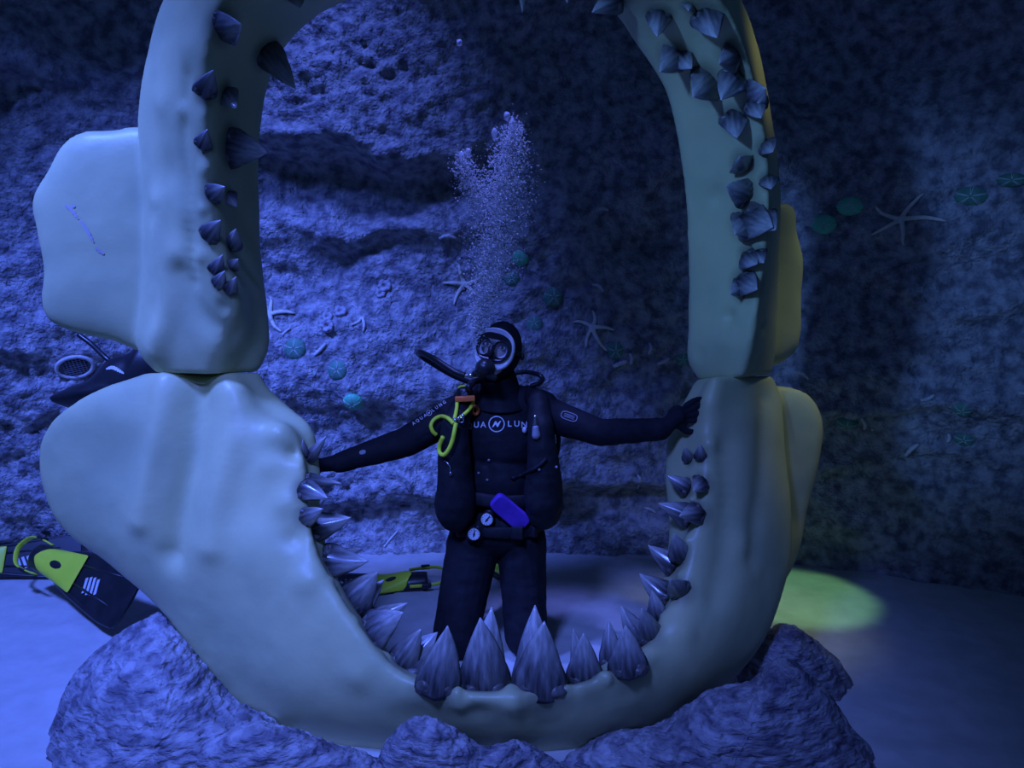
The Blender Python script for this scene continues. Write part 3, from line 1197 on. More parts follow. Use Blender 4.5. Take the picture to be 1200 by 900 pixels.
mb.tube(sp, .010, 8, flat=(.25, 1.0))
link('mask_strap', mb.mesh('mask_strap'), M['rubber'], person)
mb = MB()
mb.ellipsoid(P(612, 418, 3.27), (.010, .012, .016))
mb.capsule(P(605, 417, 3.26), P(612, 418, 3.27), .006, .008)
link('strap_buckle', mb.mesh('strap_buckle'), M['rubber'], person)

# regulator
mb = MB()
mb.ellipsoid(HP(-.004, -.128, -.092), (.043, .026, .040), H3)
mb.capsule(HP(-.004, -.10, -.085), HP(-.004, -.14, -.092), .03, .034)
mb.capsule(HP(-.004, -.128, -.112), HP(-.045, -.118, -.125), .018, .014)
mb.capsule(HP(-.004, -.128, -.112), HP(.04, -.118, -.122), .018, .014)
reg = link('regulator', remesh(mb.mesh('regulator'), .0035, 3), M['rubber'], person)
mb = MB()
mb.tube([HP(-.004 + .026 * math.cos(t), -.156, -.092 + .024 * math.sin(t)) for t in np.linspace(0, 2 * math.pi, 32, endpoint=False)], .003, 8, closed=True)
link('regulator_ring', mb.mesh('regulator_ring'), M['rubber'], reg)
mb = MB()
mb.ellipsoid(HP(-.004, -.1625, -.088), (.012, .003, .005), H3, 16, 8)
link('regulator_badge', mb.mesh('regulator_badge'), M['grey_print'], reg)
mb = MB()
mb.capsule(P(556, 440, 3.17), P(541, 440, 3.18), .0065, .0065)
mb.capsule(P(551, 440, 3.17), P(552, 440, 3.17), .010, .010)
link('hose_connector', mb.mesh('hose_connector'), M['metal'], reg)


def hose(name, pts, r, m, parent=person, seg=12):
    mb = MB()
    mb.tube(catmull([list(p) for p in pts], 8), r, seg)
    return link(name, mb.mesh(name), m, parent)


hose('regulator_hose', [P(545, 440, 3.18), P(530, 434, 3.19), P(508, 420, 3.24), P(493, 413, 3.32), P(491, 415, 3.40), P(505, 425, 3.46), P(535, 442, 3.50), P(572, 455, 3.52)], .0125, M['rubber'])
hose('corrugated_hose', [P(548, 455, 3.17), P(556, 447, 3.22), P(572, 446, 3.32), P(580, 450, 3.45), P(590, 452, 3.52)], .014, M['rubber'])
hose('inflator_hose', [P(600, 440, 3.52), P(606, 437, 3.44), P(618, 436, 3.36), P(631, 439, 3.30), P(636, 444, 3.29), P(632, 449, 3.30), P(622, 452, 3.31)], .010, M['rubber'])
hose('gauge_hose', [P(622, 470, 3.42), P(650, 500, 3.35), P(654, 525, 3.30), P(645, 545, 3.26), P(628, 565, 3.20)], .010, M['rubber'])

# buoyancy vest
mb = MB()
for pts, rr in (([P(556, 462, 3.38), P(543, 470, 3.26), P(533, 500, 3.205), P(533, 540, 3.205), P(534, 585, 3.215)], [.045, .048, .062, .072, .085]),
                ([P(620, 462, 3.38), P(630, 470, 3.26), P(634, 500, 3.205), P(636, 540, 3.205), P(637, 585, 3.215)], [.045, .048, .056, .070, .085])):
    mb.chain(pts, rr)
mb.ellipsoid(P(534, 590, 3.24), (.092, .10, .125))
mb.ellipsoid(P(637, 588, 3.25), (.085, .10, .125))
mb.ellipsoid(P(583, 520, 3.47), (.17, .06, .24))
vme = remesh(mb.mesh('vest'), .008, 5)
a = coords(vme)
set_coords(vme, a + normals(vme) * (.006 * fbm(a * 13, 3))[:, None])
vest = link('buoyancy_vest', vme, M['vest'], person)
mb = MB()
ring = []
for t in np.linspace(0, 2 * math.pi, 60, endpoint=False):
    ring.append(P(583, 577, 3.35) + Vector((.198 * math.cos(t), .150 * math.sin(t), .008 * math.sin(2 * t))))
mb.tube(ring, .030, 10, closed=True, flat=(.25, 1.0), up=(1, 0, 0))
link('waist_strap', mb.mesh('waist_strap'), M['vest'], vest)
ring = []
mb = MB()
for t in np.linspace(0, 2 * math.pi, 60, endpoint=False):
    ring.append(P(583, 612, 3.355) + Vector((.200 * math.cos(t), .152 * math.sin(t), .005 * math.sin(2 * t))))
mb.tube(ring, .026, 10, closed=True, flat=(.3, 1.0), up=(1, 0, 0))
for k in (-.15, -.09, .09, .15):
    q = P(583, 612, 3.355)
    mb.box(q + Vector((k, -.150 * math.sqrt(1 - (k / .2) ** 2) - .012, 0)), (.05, .03, .055), Matrix.Rotation(-k * 3.2, 3, 'Z'))
link('weight_belt', eval_mods(mb.mesh('weight_belt'), [('BEVEL', dict(width=.006, segments=2))]), M['vest'], person)
mb = MB()
mb.capsule(P(587, 470, 3.58), P(584, 610, 3.58), .085, .085, 28)
tk = link('air_tank', mb.mesh('air_tank'), M['tank'], person)
mb = MB()
mb.capsule(P(588, 452, 3.58), P(588, 436, 3.58), .022, .020)
mb.capsule(P(600, 440, 3.56), P(576, 440, 3.56), .018, .018)
link('tank_valve', mb.mesh('tank_valve'), M['metal'], tk)
VEST = bvh(vme)


def on_front(px, py, off=.004):
    """point on the diver's front, on suit or vest"""
    best = None
    for t in (BODY, VEST):
        p, nn = hit(t, px, py)
        if p is not None and (best is None or p.y < best[0].y):
            best = (p, nn)
    if best is None:
        p, nn = hit(BODY, px, py, fallbackY=3.2)
        best = (p, nn)
    return best[0] + Vector((0, -off, 0)), best[1]


def decal(name, me, cx, cy, ang, tree, m, parent, yref, lift=.0025):
    """wrap flat lettering onto the suit; the lettering is laid out in metres round (cx,cy)"""
    me = eval_mods(me, [('TRIANGULATE', {})])
    bm = bmesh.new()
    bm.from_mesh(me)
    bmesh.ops.subdivide_edges(bm, edges=[e for e in bm.edges if e.calc_length() > .012], cuts=2, use_grid_fill=False)
    bm.to_mesh(me)
    bm.free()
    a = coords(me)
    ca, sa = math.cos(ang), math.sin(ang)
    for v in a:
        x, y = v[0] * ca - v[1] * sa, v[0] * sa + v[1] * ca
        px, py = cx + x / (yref / FPX), cy - y / (yref / FPX)
        p, nn = hit(tree, px, py, fallbackY=yref)
        q = p + nn * lift
        v[:] = q
    set_coords(me, a)
    return link(name, me, m, parent, smooth=False)


def ring_mesh(r, w):
    return curve_plate('ring', [[(r * math.cos(t), r * math.sin(t)) for t in np.linspace(0, 2 * math.pi, 48, endpoint=False)],
                                [((r - w) * math.cos(t), (r - w) * math.sin(t)) for t in np.linspace(0, 2 * math.pi, 48, endpoint=False)]], 0)


def zig_mesh(s):
    out = [(-.78, -.42), (-.20, .46), (.02, .46), (.10, .02), (.60, .42), (.78, .42), (.20, -.46), (-.02, -.46), (-.10, .0), (-.60, -.42)]
    return curve_plate('zig', [[(x * s, y * s) for x, y in out]], 0)


for ch, px, py in (('A', 541, 500), ('Q', 550, 499), ('U', 558.5, 498), ('A', 566.5, 498), ('L', 597, 497), ('U', 605.5, 497), ('N', 614, 498), ('G', 622, 500)):
    decal('chest_lettering', text_mesh(ch, .034), px, py, 0, BODY, M['white'], body_o, 3.2)
decal('chest_emblem', ring_mesh(.0335, .0042), 582, 497, 0, BODY, M['white'], body_o, 3.2)
decal('chest_emblem', zig_mesh(.026), 582, 497, .12, BODY, M['white'], body_o, 3.2)
ang = math.atan2(497 - 471, 522 - 484)
for k, ch in enumerate('AQUA*LUNG'):
    t = k / 8
    px, py = 485 + 36 * t, 496.5 - 24.5 * t
    if ch == '*':
        decal('sleeve_emblem', ring_mesh(.012, .0022), px, py, ang, BODY, M['white'], body_o, 3.25)
        decal('sleeve_emblem', zig_mesh(.010), px, py, ang, BODY, M['white'], body_o, 3.25)
    else:
        decal('sleeve_lettering', text_mesh(ch, .018), px, py, ang, BODY, M['white'], body_o, 3.25)
# oval badge on the other sleeve
o1 = superellipse(0, 0, .036, .017, 3.2)
o2 = superellipse(0, 0, .033, .014, 3.2)
decal('sleeve_badge', curve_plate('b', [o1, o2], 0), 667, 488, -.32, BODY, M['grey_print'], body_o, 3.27)
for yy in (-.006, 0, .006):
    decal('sleeve_badge', curve_plate('b', [superellipse(0, yy, .024, .0012, 3)], 0), 667, 488, -.32, BODY, M['grey_print'], body_o, 3.27)
decal('wrist_badge', curve_plate('b', [superellipse(0, 0, .014, .009, 2)], 0), 425, 530, .3, BODY, M['grey_print'], body_o, 3.2)


def fpts(pts, off=.014):
    return [on_front(x, y, off)[0] for x, y in pts]


# octopus clip, lime hose loops, orange clip
p0, _ = on_front(545, 459, .03)
mb = MB()
mb.ellipsoid(p0, (.036, .024, .030))
octo = link('inflator_head', mb.mesh('inflator_head'), M['rubber'], person)
mb = MB()
mb.tube(catmull([list(p0 + Vector(v)) for v in ((-.026, -.012, .022), (-.012, -.018, .030), (.006, -.018, .030), (.024, -.012, .021))], 6), .0045, 8)
link('inflator_rim', mb.mesh('inflator_rim'), M['lime'], octo)
r_ = ring_mesh(.012, .0025)
r_.transform(Matrix.Translation(p0 + Vector((0, -.0255, -.004))) @ TO_FACE)
link('inflator_emblem', r_, M['grey_print'], octo, smooth=False)
r_ = zig_mesh(.010)
r_.transform(Matrix.Translation(p0 + Vector((0, -.0255, -.004))) @ TO_FACE)
link('inflator_emblem', r_, M['grey_print'], octo, smooth=False)
p1, _ = on_front(545.5, 466, .03)
mb = MB()
mb.box(p1, (.084, .022, .024), Matrix.Rotation(math.radians(-3), 3, 'Y'))
clip = link('orange_clip', eval_mods(mb.mesh('orange_clip'), [('BEVEL', dict(width=.004, segments=2))]), M['orange'], person)
p2, _ = on_front(557, 480, .02)
mb = MB()
mb.tube([p2 + Vector((.013 * math.cos(t), 0, .017 * math.sin(t))) for t in np.linspace(0, 2 * math.pi, 24, endpoint=False)], .008, 10, closed=True)
link('orange_toggle', mb.mesh('orange_toggle'), M['orange'], person)
hose('lime_hose', fpts([(536, 469), (535.5, 478), (533, 490)], .02), .0078, M['lime'])
hose('lime_hose', fpts([(555, 469), (551, 478), (545, 484), (539, 489)], .02), .0078, M['lime'])
hose('lime_hose', fpts([(512, 508), (508, 504), (506, 497), (510, 490), (518, 486.5), (526, 489), (532, 495)], .03), .0085, M['lime'])
hose('lime_hose', fpts([(520, 510), (516, 520), (516, 528), (521, 531), (527, 524), (531, 514), (533, 505), (535, 494)], .034), .0090, M['lime'])
mb = MB()
for q in fpts([(534, 491), (538, 489), (543, 486)], .03):
    mb.ellipsoid(q, (.009, .008, .009), None, 12, 8)
mb.tube([on_front(541, 491, .03)[0] + Vector((.010 * math.cos(t), 0, .010 * math.sin(t))) for t in np.linspace(0, 6.28, 18, endpoint=False)], .003, 8, closed=True)
link('bolt_snap', mb.mesh('bolt_snap'), M['metal'], person)
mb = MB()
mb.tube(fpts([(521, 539), (525, 542), (528, 547), (528, 552)], .012), .003, 8)
mb.ellipsoid(on_front(528.5, 554, .014)[0], (.006, .006, .009), None, 12, 8)
link('bolt_snap', mb.mesh('bolt_snap'), M['metal'], person)
mb = MB()
pc = on_front(627, 494, .02)[0]
mb.capsule(pc + Vector((0, 0, .02)), pc + Vector((0, 0, -.012)), .006, .008)
mb.ellipsoid(pc + Vector((0, 0, .024)), (.008, .007, .008), None, 12, 8)
link('inflator_nipple', mb.mesh('inflator_nipple'), M['metal'], person)
mb = MB()
mb.capsule(pc + Vector((.002, 0, -.025)), pc + Vector((.004, 0, -.055)), .014, .018)
link('vest_buckle', mb.mesh('vest_buckle'), M['grey_print'], person)
mb = MB()
mb.ellipsoid(on_front(614.5, 503, .016)[0], (.010, .008, .014), None, 12, 8)
link('vest_tag', mb.mesh('vest_tag'), M['white'], person)
for q in ((561, 554), (573, 539), (571, 562), (632, 550), (652, 547)):
    mb = MB()
    mb.ellipsoid(on_front(*q, .006)[0], (.006, .005, .006), None, 12, 8)
    link('press_stud', mb.mesh('press_stud'), M['grey_print'], person)
hose('chest_strap', fpts([(640, 537), (632, 545), (622, 551), (612, 556), (600, 560)], .008), .008, M['grey_print'] if False else M['vest'])

# gauges: two pale dials on a console
pg1, pg2 = on_front(571, 605, .045)[0], on_front(556, 622, .045)[0]
mb = MB()
mb.capsule(pg1 + Vector((.012, .030, .02)), pg2 + Vector((-.012, .030, -.02)), .024, .024)
for p in (pg1, pg2):
    mb.tube([p + Vector((0, .016, 0)), p + Vector((0, .002, 0)), p + Vector((0, -.003, 0))], [.030, .030, .027], 28)
console = link('gauge_console', remesh(mb.mesh('gauge_console'), .003, 2), M['rubber'], person)
for k, p in enumerate((pg1, pg2)):
    mb = MB()
    mb.tube([p + Vector((0, -.002, 0)), p + Vector((0, -.0055, 0))], [.0255, .025], 32)
    dial = link('gauge_dial', mb.mesh('gauge_dial'), M['white'], console, smooth=False)
    mb = MB()
    an = (.9, 1.35)[k]
    mb.box(p + Vector((.004 * math.cos(an), -.0065, .004 * math.sin(an))), (.030, .0015, .0045), Matrix.Rotation(-an, 3, 'Y'))
    mb.ellipsoid(p + Vector((0, -.0065, 0)), (.005, .002, .005), None, 12, 6)
    for t in np.linspace(0, 6.283, 12, endpoint=False):
        mb.box(p + Vector((.021 * math.cos(t), -.0058, .021 * math.sin(t))), (.005, .0012, .0016), Matrix.Rotation(-t, 3, 'Y'))
    link('gauge_needle', mb.mesh('gauge_needle'), M['rubber'], dial, smooth=False)

# violet pouch on the hip
q1, q2 = on_front(583, 585, .03)[0], on_front(612, 610, .03)[0]
mid, d = (q1 + q2) / 2, (q2 - q1)
ln = d.length
x = d.normalized()
z = Vector((0, -1, 0))
z = (z - x * z.dot(x)).normalized()
pm = curve_plate('violet_pouch', [superellipse(0, 0, ln / 2 + .012, .034, 5)], .010, .008)
pm.transform(frame_matrix(mid, x, z.cross(x), z))
link('violet_pouch', pm, M['violet'], person)

# =================================================================== FINS
def swim_fin(mw, label, L=.74, blade_mat='rubber'):
    root = empty('swim_fin')
    root.matrix_basis = mw
    tag(root, label, 'swim fin', 'swim fins on the sand')
    N = 40
    # blade
    top, bot = [], []
    for i in range(N + 1):
        s = i / N
        xx = .24 + (L - .24) * s
        hw = .055 + .060 * min(1, s * 1.25) ** .8
        top.append((xx + .0 * s, hw))
    tipc = [(L + .03 * math.cos(t), .115 * math.sin(t)) for t in np.linspace(1.25, -1.25, 14)]
    ol = top + tipc + [(x_, -y_) for x_, y_ in top[::-1]]
    bl = curve_plate('fin_blade', [ol], .003, .003)
    blade = link('fin_blade', bl, M[blade_mat], root, smooth=False, mw=Matrix.Translation((0, 0, .03)))
    blade.matrix_parent_inverse = Matrix.Identity(4)
    for sy in (-1, 1):
        mb = MB()
        mb.tube([(x_, sy * y_, .03) for x_, y_ in top], [.014 - .008 * i / N for i in range(N + 1)], 10)
        r = link('fin_rail', mb.mesh('fin_rail'), M['rubber'], root)
        r.matrix_parent_inverse = Matrix.Identity(4)
        mb = MB()
        mb.tube([(.30, sy * .032, .036), (.5, sy * .045, .035), (L - .08, sy * .055, .034)], [.007, .006, .003], 8)
        r = link('fin_rib', mb.mesh('fin_rib'), M['rubber'], root)
        r.matrix_parent_inverse = Matrix.Identity(4)
    mb = MB()
    for k in range(4):
        c0 = Vector((.455 + .026 * k, -.026 + .004 * k, .0372))
        mb.box(c0, (.014, .075 - .010 * abs(k - 1.5), .002), Matrix.Rotation(.45, 3, 'Z'))
    r = link('fin_emblem', mb.mesh('fin_emblem'), M['white'], root, smooth=False)
    r.matrix_parent_inverse = Matrix.Identity(4)
    # foot pocket: a shell open at the heel
    mb = MB()
    pts = [(.05 + .25 * k / 10, 0, .052 - .016 * (k / 10)) for k in range(11)]
    mb.tube(pts, [.050, .052, .054, .055, .056, .056, .055, .052, .046, .038, .024], 28, cap=False, flat=(1.05, .85), up=(0, 1, 0))
    r = link('foot_pocket', eval_mods(mb.mesh('foot_pocket'), [('SOLIDIFY', dict(thickness=.007)), ('SUBSURF', dict(levels=1))]), M['rubber'], root)
    r.matrix_parent_inverse = Matrix.Identity(4)
    # lime panel over the instep and blade root
    mb = MB()
    rows = []
    for k in range(9):
        s = k / 8
        xx = .17 + .21 * s
        wv = .056 + .022 * s
        rows.append([(xx - .035 * (1 - abs(u_)) * (1 - s), u_ * wv, (.036 + .070 * (1 - s) ** 1.3 * max(0, 1 - u_ * u_) ** .5 + .006)) for u_ in np.linspace(-1, 1, 13)])
    vs = [q for rr in rows for q in rr]
    fs = [(i * 13 + k, i * 13 + k + 1, (i + 1) * 13 + k + 1, (i + 1) * 13 + k) for i in range(8) for k in range(12)]
    r = link('lime_panel', eval_mods(make_mesh('lime_panel', vs, fs), [('SOLIDIFY', dict(thickness=.006, offset=0)), ('SUBSURF', dict(levels=1))]), M['lime'], root)
    r.matrix_parent_inverse = Matrix.Identity(4)
    # heel strap with buckles
    mb = MB()
    st = catmull([(.15, .062, .075), (.06, .066, .082), (-.02, .055, .086), (-.065, 0, .088), (-.02, -.055, .086), (.06, -.066, .082), (.15, -.062, .075)], 6)
    mb.tube(st, .012, 8, flat=(.3, 1.0))
    r = link('heel_strap', mb.mesh('heel_strap'), M['lime'], root)
    r.matrix_parent_inverse = Matrix.Identity(4)
    for sy in (-1, 1):
        mb = MB()
        mb.box((.06, sy * .070, .082), (.05, .014, .030))
        r = link('strap_buckle', eval_mods(mb.mesh('strap_buckle'), [('BEVEL', dict(width=.004, segments=2))]), M['rubber'], root)
        r.matrix_parent_inverse = Matrix.Identity(4)
    return root


def fin_matrix(heel, tip, up):
    x_ = (tip - heel).normalized()
    z_ = Vector(up)
    z_ = (z_ - x_ * z_.dot(x_)).normalized()
    return frame_matrix(heel, x_, z_.cross(x_), z_)


h0, t0 = G(512, 688), G(360, 697)
swim_fin(fin_matrix(ground(h0, .004), ground(t0, .004), (0, -.42, .9)), 'black swim fin with lime strap lying on the sand behind the kneeling diver')
h0, t0 = G(624, 698), G(573, 659)
swim_fin(fin_matrix(ground(h0, .004), ground(t0, .004), (0, -.25, .95)), 'swim fin with lime blade whose tip shows between the diver\'s legs', .62, 'lime')
t0 = G(163, 742)
h0 = G(48, 684)
xd = (t0 - h0).normalized()
fa = fin_matrix(t0 - xd * .98 + Vector((0, 0, .165)), t0 + Vector((0, 0, .165)), (.25, -.92, .42)) @ Matrix.Scale(1.3, 4)
swim_fin(fa, 'large black swim fin with pale emblem leaning on edge behind the lower jaw\'s wide wing')
fb = fin_matrix(G(-75, 682) + Vector((0, 0, .10)), G(100, 672) + Vector((0, .0, .10)), (-.05, -.85, .5))
swim_fin(fb, 'swim fin with lime edges at the end of the sand, beside the large emblem fin')

# =================================================================== WALL LIFE
def wall_at(px, py):
    p, n_ = hit(WALL, px, py, fallbackY=4.4)
    xx, zz = p.x, p.z
    e = .06
    dx = float(wall_y(np.array([xx + e]), np.array([zz]), False)[0] - wall_y(np.array([xx - e]), np.array([zz]), False)[0]) / (2 * e)
    dz = float(wall_y(np.array([xx]), np.array([zz + e]), False)[0] - wall_y(np.array([xx]), np.array([zz - e]), False)[0]) / (2 * e)
    n_ = Vector((max(-.7, min(.7, dx)), -1, max(-.7, min(.7, dz)))).normalized()
    return p, n_


def wall_frame(px, py, off=0.0):
    p, n_ = wall_at(px, py)
    x_ = Vector((1, 0, 0))
    x_ = (x_ - n_ * x_.dot(n_)).normalized()
    return frame_matrix(p + n_ * off, x_, n_.cross(x_), n_), p.y / FPX


def urchin(px, py, rpx, dark, label, sq=1.0):
    mw, s = wall_frame(px, py, .0)
    r = rpx * s
    vs, fs = [], []
    NA, NR = 80, 16
    vs.append((0, 0, r * .50))
    for j in range(1, NR + 1):
        ph = math.pi * .78 * j / NR
        for i in range(NA):
            th = 2 * math.pi * i / NA
            k = 1 + .045 * abs(math.cos(5 * th)) * math.sin(ph) + .02 * math.sin(20 * th) * math.sin(ph)
            vs.append((r * math.sin(ph) * k * math.cos(th), r * math.sin(ph) * k * math.sin(th) * sq, r * .55 * math.cos(ph) - (.03 * r if j == 1 else 0)))
    for i in range(NA):
        fs.append((0, 1 + i, 1 + (i + 1) % NA))
    for j in range(NR - 1):
        for i in range(NA):
            k = (i + 1) % NA
            fs.append((1 + j * NA + i, 1 + (j + 1) * NA + i, 1 + (j + 1) * NA + k, 1 + j * NA + k))
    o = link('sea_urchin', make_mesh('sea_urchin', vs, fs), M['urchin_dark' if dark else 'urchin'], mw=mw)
    tag(o, label, 'sea urchin', 'sea urchins on the rock wall')
    mb = MB()
    for k in range(5):
        for dd in (-.08, .08):
            th = 2 * math.pi * k / 5 + .3 + dd
            mb.tube([(r * math.sin(p_) * 1.03 * math.cos(th), r * math.sin(p_) * 1.03 * math.sin(th) * sq, r * .565 * math.cos(p_)) for p_ in np.linspace(.12, 1.75, 12)], r * .022, 6)
    c = link('urchin_ribs', mb.mesh('urchin_ribs'), M['shell'], o)
    c.matrix_parent_inverse = Matrix.Identity(4)
    return o


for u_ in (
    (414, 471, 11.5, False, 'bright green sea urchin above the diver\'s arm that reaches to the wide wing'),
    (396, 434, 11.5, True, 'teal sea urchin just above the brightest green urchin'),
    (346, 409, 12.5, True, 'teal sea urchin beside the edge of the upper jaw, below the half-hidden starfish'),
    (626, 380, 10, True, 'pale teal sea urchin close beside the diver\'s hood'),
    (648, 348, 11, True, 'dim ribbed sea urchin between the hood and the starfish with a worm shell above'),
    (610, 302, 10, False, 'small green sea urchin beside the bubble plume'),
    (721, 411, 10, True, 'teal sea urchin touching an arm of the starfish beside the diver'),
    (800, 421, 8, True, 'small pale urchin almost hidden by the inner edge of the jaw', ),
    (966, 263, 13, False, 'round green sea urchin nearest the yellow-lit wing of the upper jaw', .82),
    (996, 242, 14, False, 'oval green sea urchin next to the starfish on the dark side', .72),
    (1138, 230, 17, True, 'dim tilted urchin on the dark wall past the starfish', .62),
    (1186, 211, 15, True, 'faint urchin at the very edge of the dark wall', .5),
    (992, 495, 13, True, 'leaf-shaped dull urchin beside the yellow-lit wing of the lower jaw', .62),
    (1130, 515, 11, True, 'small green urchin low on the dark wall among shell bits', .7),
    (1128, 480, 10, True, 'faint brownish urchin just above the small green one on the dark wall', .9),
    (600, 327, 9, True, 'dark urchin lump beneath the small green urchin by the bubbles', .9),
):
    urchin(*u_)


def starfish(cx, cy, tips, label):
    mw, s = wall_frame(cx, cy, .012)
    inv = mw.inverted()
    mb = MB()
    mb.ellipsoid((0, 0, 0), (.021, .021, .012), None, 20, 12)
    for tx, ty in tips:
        v = Vector(((tx - cx) * s, -(ty - cy) * s, 0))
        L_ = v.length
        d_ = v / L_
        sd = Vector((-d_.y, d_.x, 0))
        b_ = random.uniform(-.02, .02)
        pts = [d_ * L_ * t + sd * b_ * math.sin(t * 3) for t in np.linspace(0, 1, 10)]
        # let the arm follow the rock
        q = []
        for p_ in pts:
            wv = mw @ p_
            yy = float(wall_y(np.array([wv.x]), np.array([wv.z]))[0])
            wv.y = min(yy, wv.y + .03) - .012
            q.append(inv @ wv)
        mb.tube(q, [.0135, .013, .0125, .012, .0118, .011, .010, .009, .0075, .004], 10, flat=(.75, 1.0), up=(0, 0, 1))
    me_ = remesh(mb.mesh('starfish'), .0035, 2)
    o = link('starfish', me_, M['star'], mw=mw)
    tag(o, label, 'starfish', 'starfish on the rock wall')


starfish(545, 333, [(519, 332), (539, 310), (569, 317), (565, 349), (533, 357)], 'five-armed starfish on the wall between the bubble plume and the wide jaw')
starfish(694, 384, [(671, 378), (694, 364), (720, 388), (712, 412), (687, 407)], 'five-armed starfish on the wall above the diver\'s arm that rests on the jaw')
starfish(317, 369, [(316, 347), (346, 368), (332, 390), (296, 384), (298, 355)], 'starfish half hidden behind the inner edge of the upper jaw')
starfish(1057, 257, [(1024, 241), (1075, 230), (1101, 262), (1062, 287), (1022, 275)], 'long-armed starfish on the dark wall outside the jaw')


def worm_shell(pts, r, label, m='shell'):
    q = []
    for x_, y_ in pts:
        p, n_ = wall_at(x_, y_)
        q.append(list(p + n_ * r * .7))
    c = catmull(q, 6)
    k = len(c)
    mb = MB()
    mb.tube(c, [r * (.55 + .45 * math.sin(math.pi * (i + .6) / (k + .4))) * (1 + .16 * math.sin(i * 2.1)) for i in range(k)], 10)
    o = link('shell', mb.mesh('shell'), M[m])
    tag(o, label, 'shell', 'small shells on the rock wall')


for pts, r, lab in (
    ([(515, 279), (524, 276), (535, 279)], .011, 'pale curved shell on the wall to the side of the bubble plume, above a starfish'),
    ([(699, 247), (706, 244), (713, 246)], .010, 'lone pale shell high on the dim wall above all the starfish'),
    ([(694, 333), (702, 335), (707, 342)], .010, 'thin curved shell right above the starfish beside the diver'),
    ([(718, 429), (726, 426), (734, 423)], .014, 'fat pale shell just under the teal urchin that touches a starfish'),
    ([(738, 414), (740, 420), (739, 427)], .012, 'upright curved shell next to the fat pale shell'),
    ([(761, 402), (763, 408), (760, 414)], .010, 'small upright shell on the wall near the jaw\'s inner edge'),
    ([(770, 426), (778, 423), (784, 419)], .012, 'pale slanted shell on the wall nearest the jaw\'s inner edge'),
    ([(368, 417), (375, 411), (382, 403)], .012, 'slanted pale shell between the two teal urchins'),
    ([(412, 381), (420, 378), (425, 373), (427, 382), (426, 389)], .010, 'hooked pale shell beside the barnacle cluster'),
    ([(331, 393), (336, 388), (341, 385)], .006, 'thin faint shell below the half-hidden starfish'),
    ([(930, 436), (940, 437), (948, 444)], .010, 'curved shell on the dark wall in the gap beside the jaw hinge'),
    ([(1010, 490), (1014, 496), (1013, 502)], .011, 'upright shell beside the leaf-shaped urchin'),
    ([(1021, 502), (1024, 503)], .009, 'tiny shell speck near the upright shell on the dark wall'),
    ([(1080, 469), (1088, 467), (1095, 463)], .010, 'pale shell above the hollow in the dark wall'),
    ([(1062, 533), (1068, 526), (1077, 520)], .013, 'slanted segmented shell lowest on the dark wall'),
    ([(1111, 518), (1113, 513), (1112, 508)], .010, 'small upright shell beside the small green urchin'),
    ([(1194, 461), (1206, 462)], .010, 'pale shell cut by the edge of the view on the dark wall'),
    ([(961, 247), (963, 249)], .010, 'bright speck of shell above the round green urchin'),
    ([(1008, 268), (1013, 269)], .008, 'grey shell speck between the round urchin and the long-armed starfish'),
    ([(747, 556), (750, 562), (747, 571)], .009, 'small shell low on the wall under the diver\'s arm that rests on the jaw'),
    ([(755, 595), (762, 597), (768, 601)], .009, 'pale sliver of shell just outside the teeth under the diver\'s glove'),
    ([(518, 655), (523, 645), (530, 636)], .007, 'thin twig-like shell at the foot of the wall beside the diver\'s hip') if False else ([(450, 641), (458, 631), (466, 622)], .007, 'thin twig-like shell at the foot of the wall above the lime strap'),
):
    worm_shell(pts, r, lab)


def barnacle(px, py, rpx, label):
    mw, s = wall_frame(px, py, 0)
    r = rpx * s
    mb = MB()
    mb.ellipsoid((0, 0, 0), (r, r, r * .8), None, 20, 14)
    for k in range(9):
        t = k * 2.4
        mb.ellipsoid((r * .75 * math.cos(t), r * .75 * math.sin(t), r * .45), (r * .3, r * .3, r * .3), None, 12, 8)
    me_ = remesh(mb.mesh('barnacle'), r * .09, 2)
    a_ = coords(me_)
    rr = np.hypot(a_[:, 0], a_[:, 1])
    a_[:, 2] -= np.where(a_[:, 2] > 0, r * .7 * np.exp(-(rr / (r * .32)) ** 2), 0)
    a_ += normals(me_) * (r * .10 * fbm(a_ * (2.5 / r), 3))[:, None]
    set_coords(me_, a_)
    o = link('barnacle', me_, M['barnacle'], mw=mw)
    tag(o, label, 'barnacle', 'barnacles on the rock wall')


for b_ in ((384, 372, 6.5, 'upper barnacle of the stacked pair near the half-hidden starfish'), (384, 382, 8, 'lower, larger barnacle of the stacked pair near the half-hidden starfish'),
           (399, 366, 7.5, 'round barnacle beside the stacked pair'), (451, 336, 8, 'grey barnacle lump on the wall above and beyond the barnacle cluster'), (446, 345, 6, 'small barnacle under the grey lump')):
    barnacle(*b_)

# round grated intake and dark bag seen in the gap between the jaw halves
mw, s = wall_frame(88, 427, .03)
intake = empty('wall_intake')
intake.matrix_basis = mw
tag(intake, 'oval mesh-covered intake set in the rock wall beside the wide wing', 'grate')
mb = MB()
rx, ry = 19 * s, 14 * s
mb.tube([(rx * math.cos(t), ry * math.sin(t), 0) for t in np.linspace(0, 6.283, 40, endpoint=False)], .011, 10, closed=True, up=(0, 0, 1))
mb.tube([(rx * math.cos(t), ry * math.sin(t), -.03) for t in np.linspace(0, 6.283, 40, endpoint=False)], .011, 10, closed=True, up=(0, 0, 1))
r = link('intake_rim', mb.mesh('intake_rim'), M['shell'], intake)
r.matrix_parent_inverse = Matrix.Identity(4)
mb = MB()
for k in range(-4, 5):
    t = k / 5
    w = math.sqrt(1 - t * t)
    mb.tube([(rx * t, -ry * w, .002), (rx * t, ry * w, .002)], .0026, 6)
    mb.tube([(-rx * w, ry * t, .002), (rx * w, ry * t, .002)], .0026, 6)
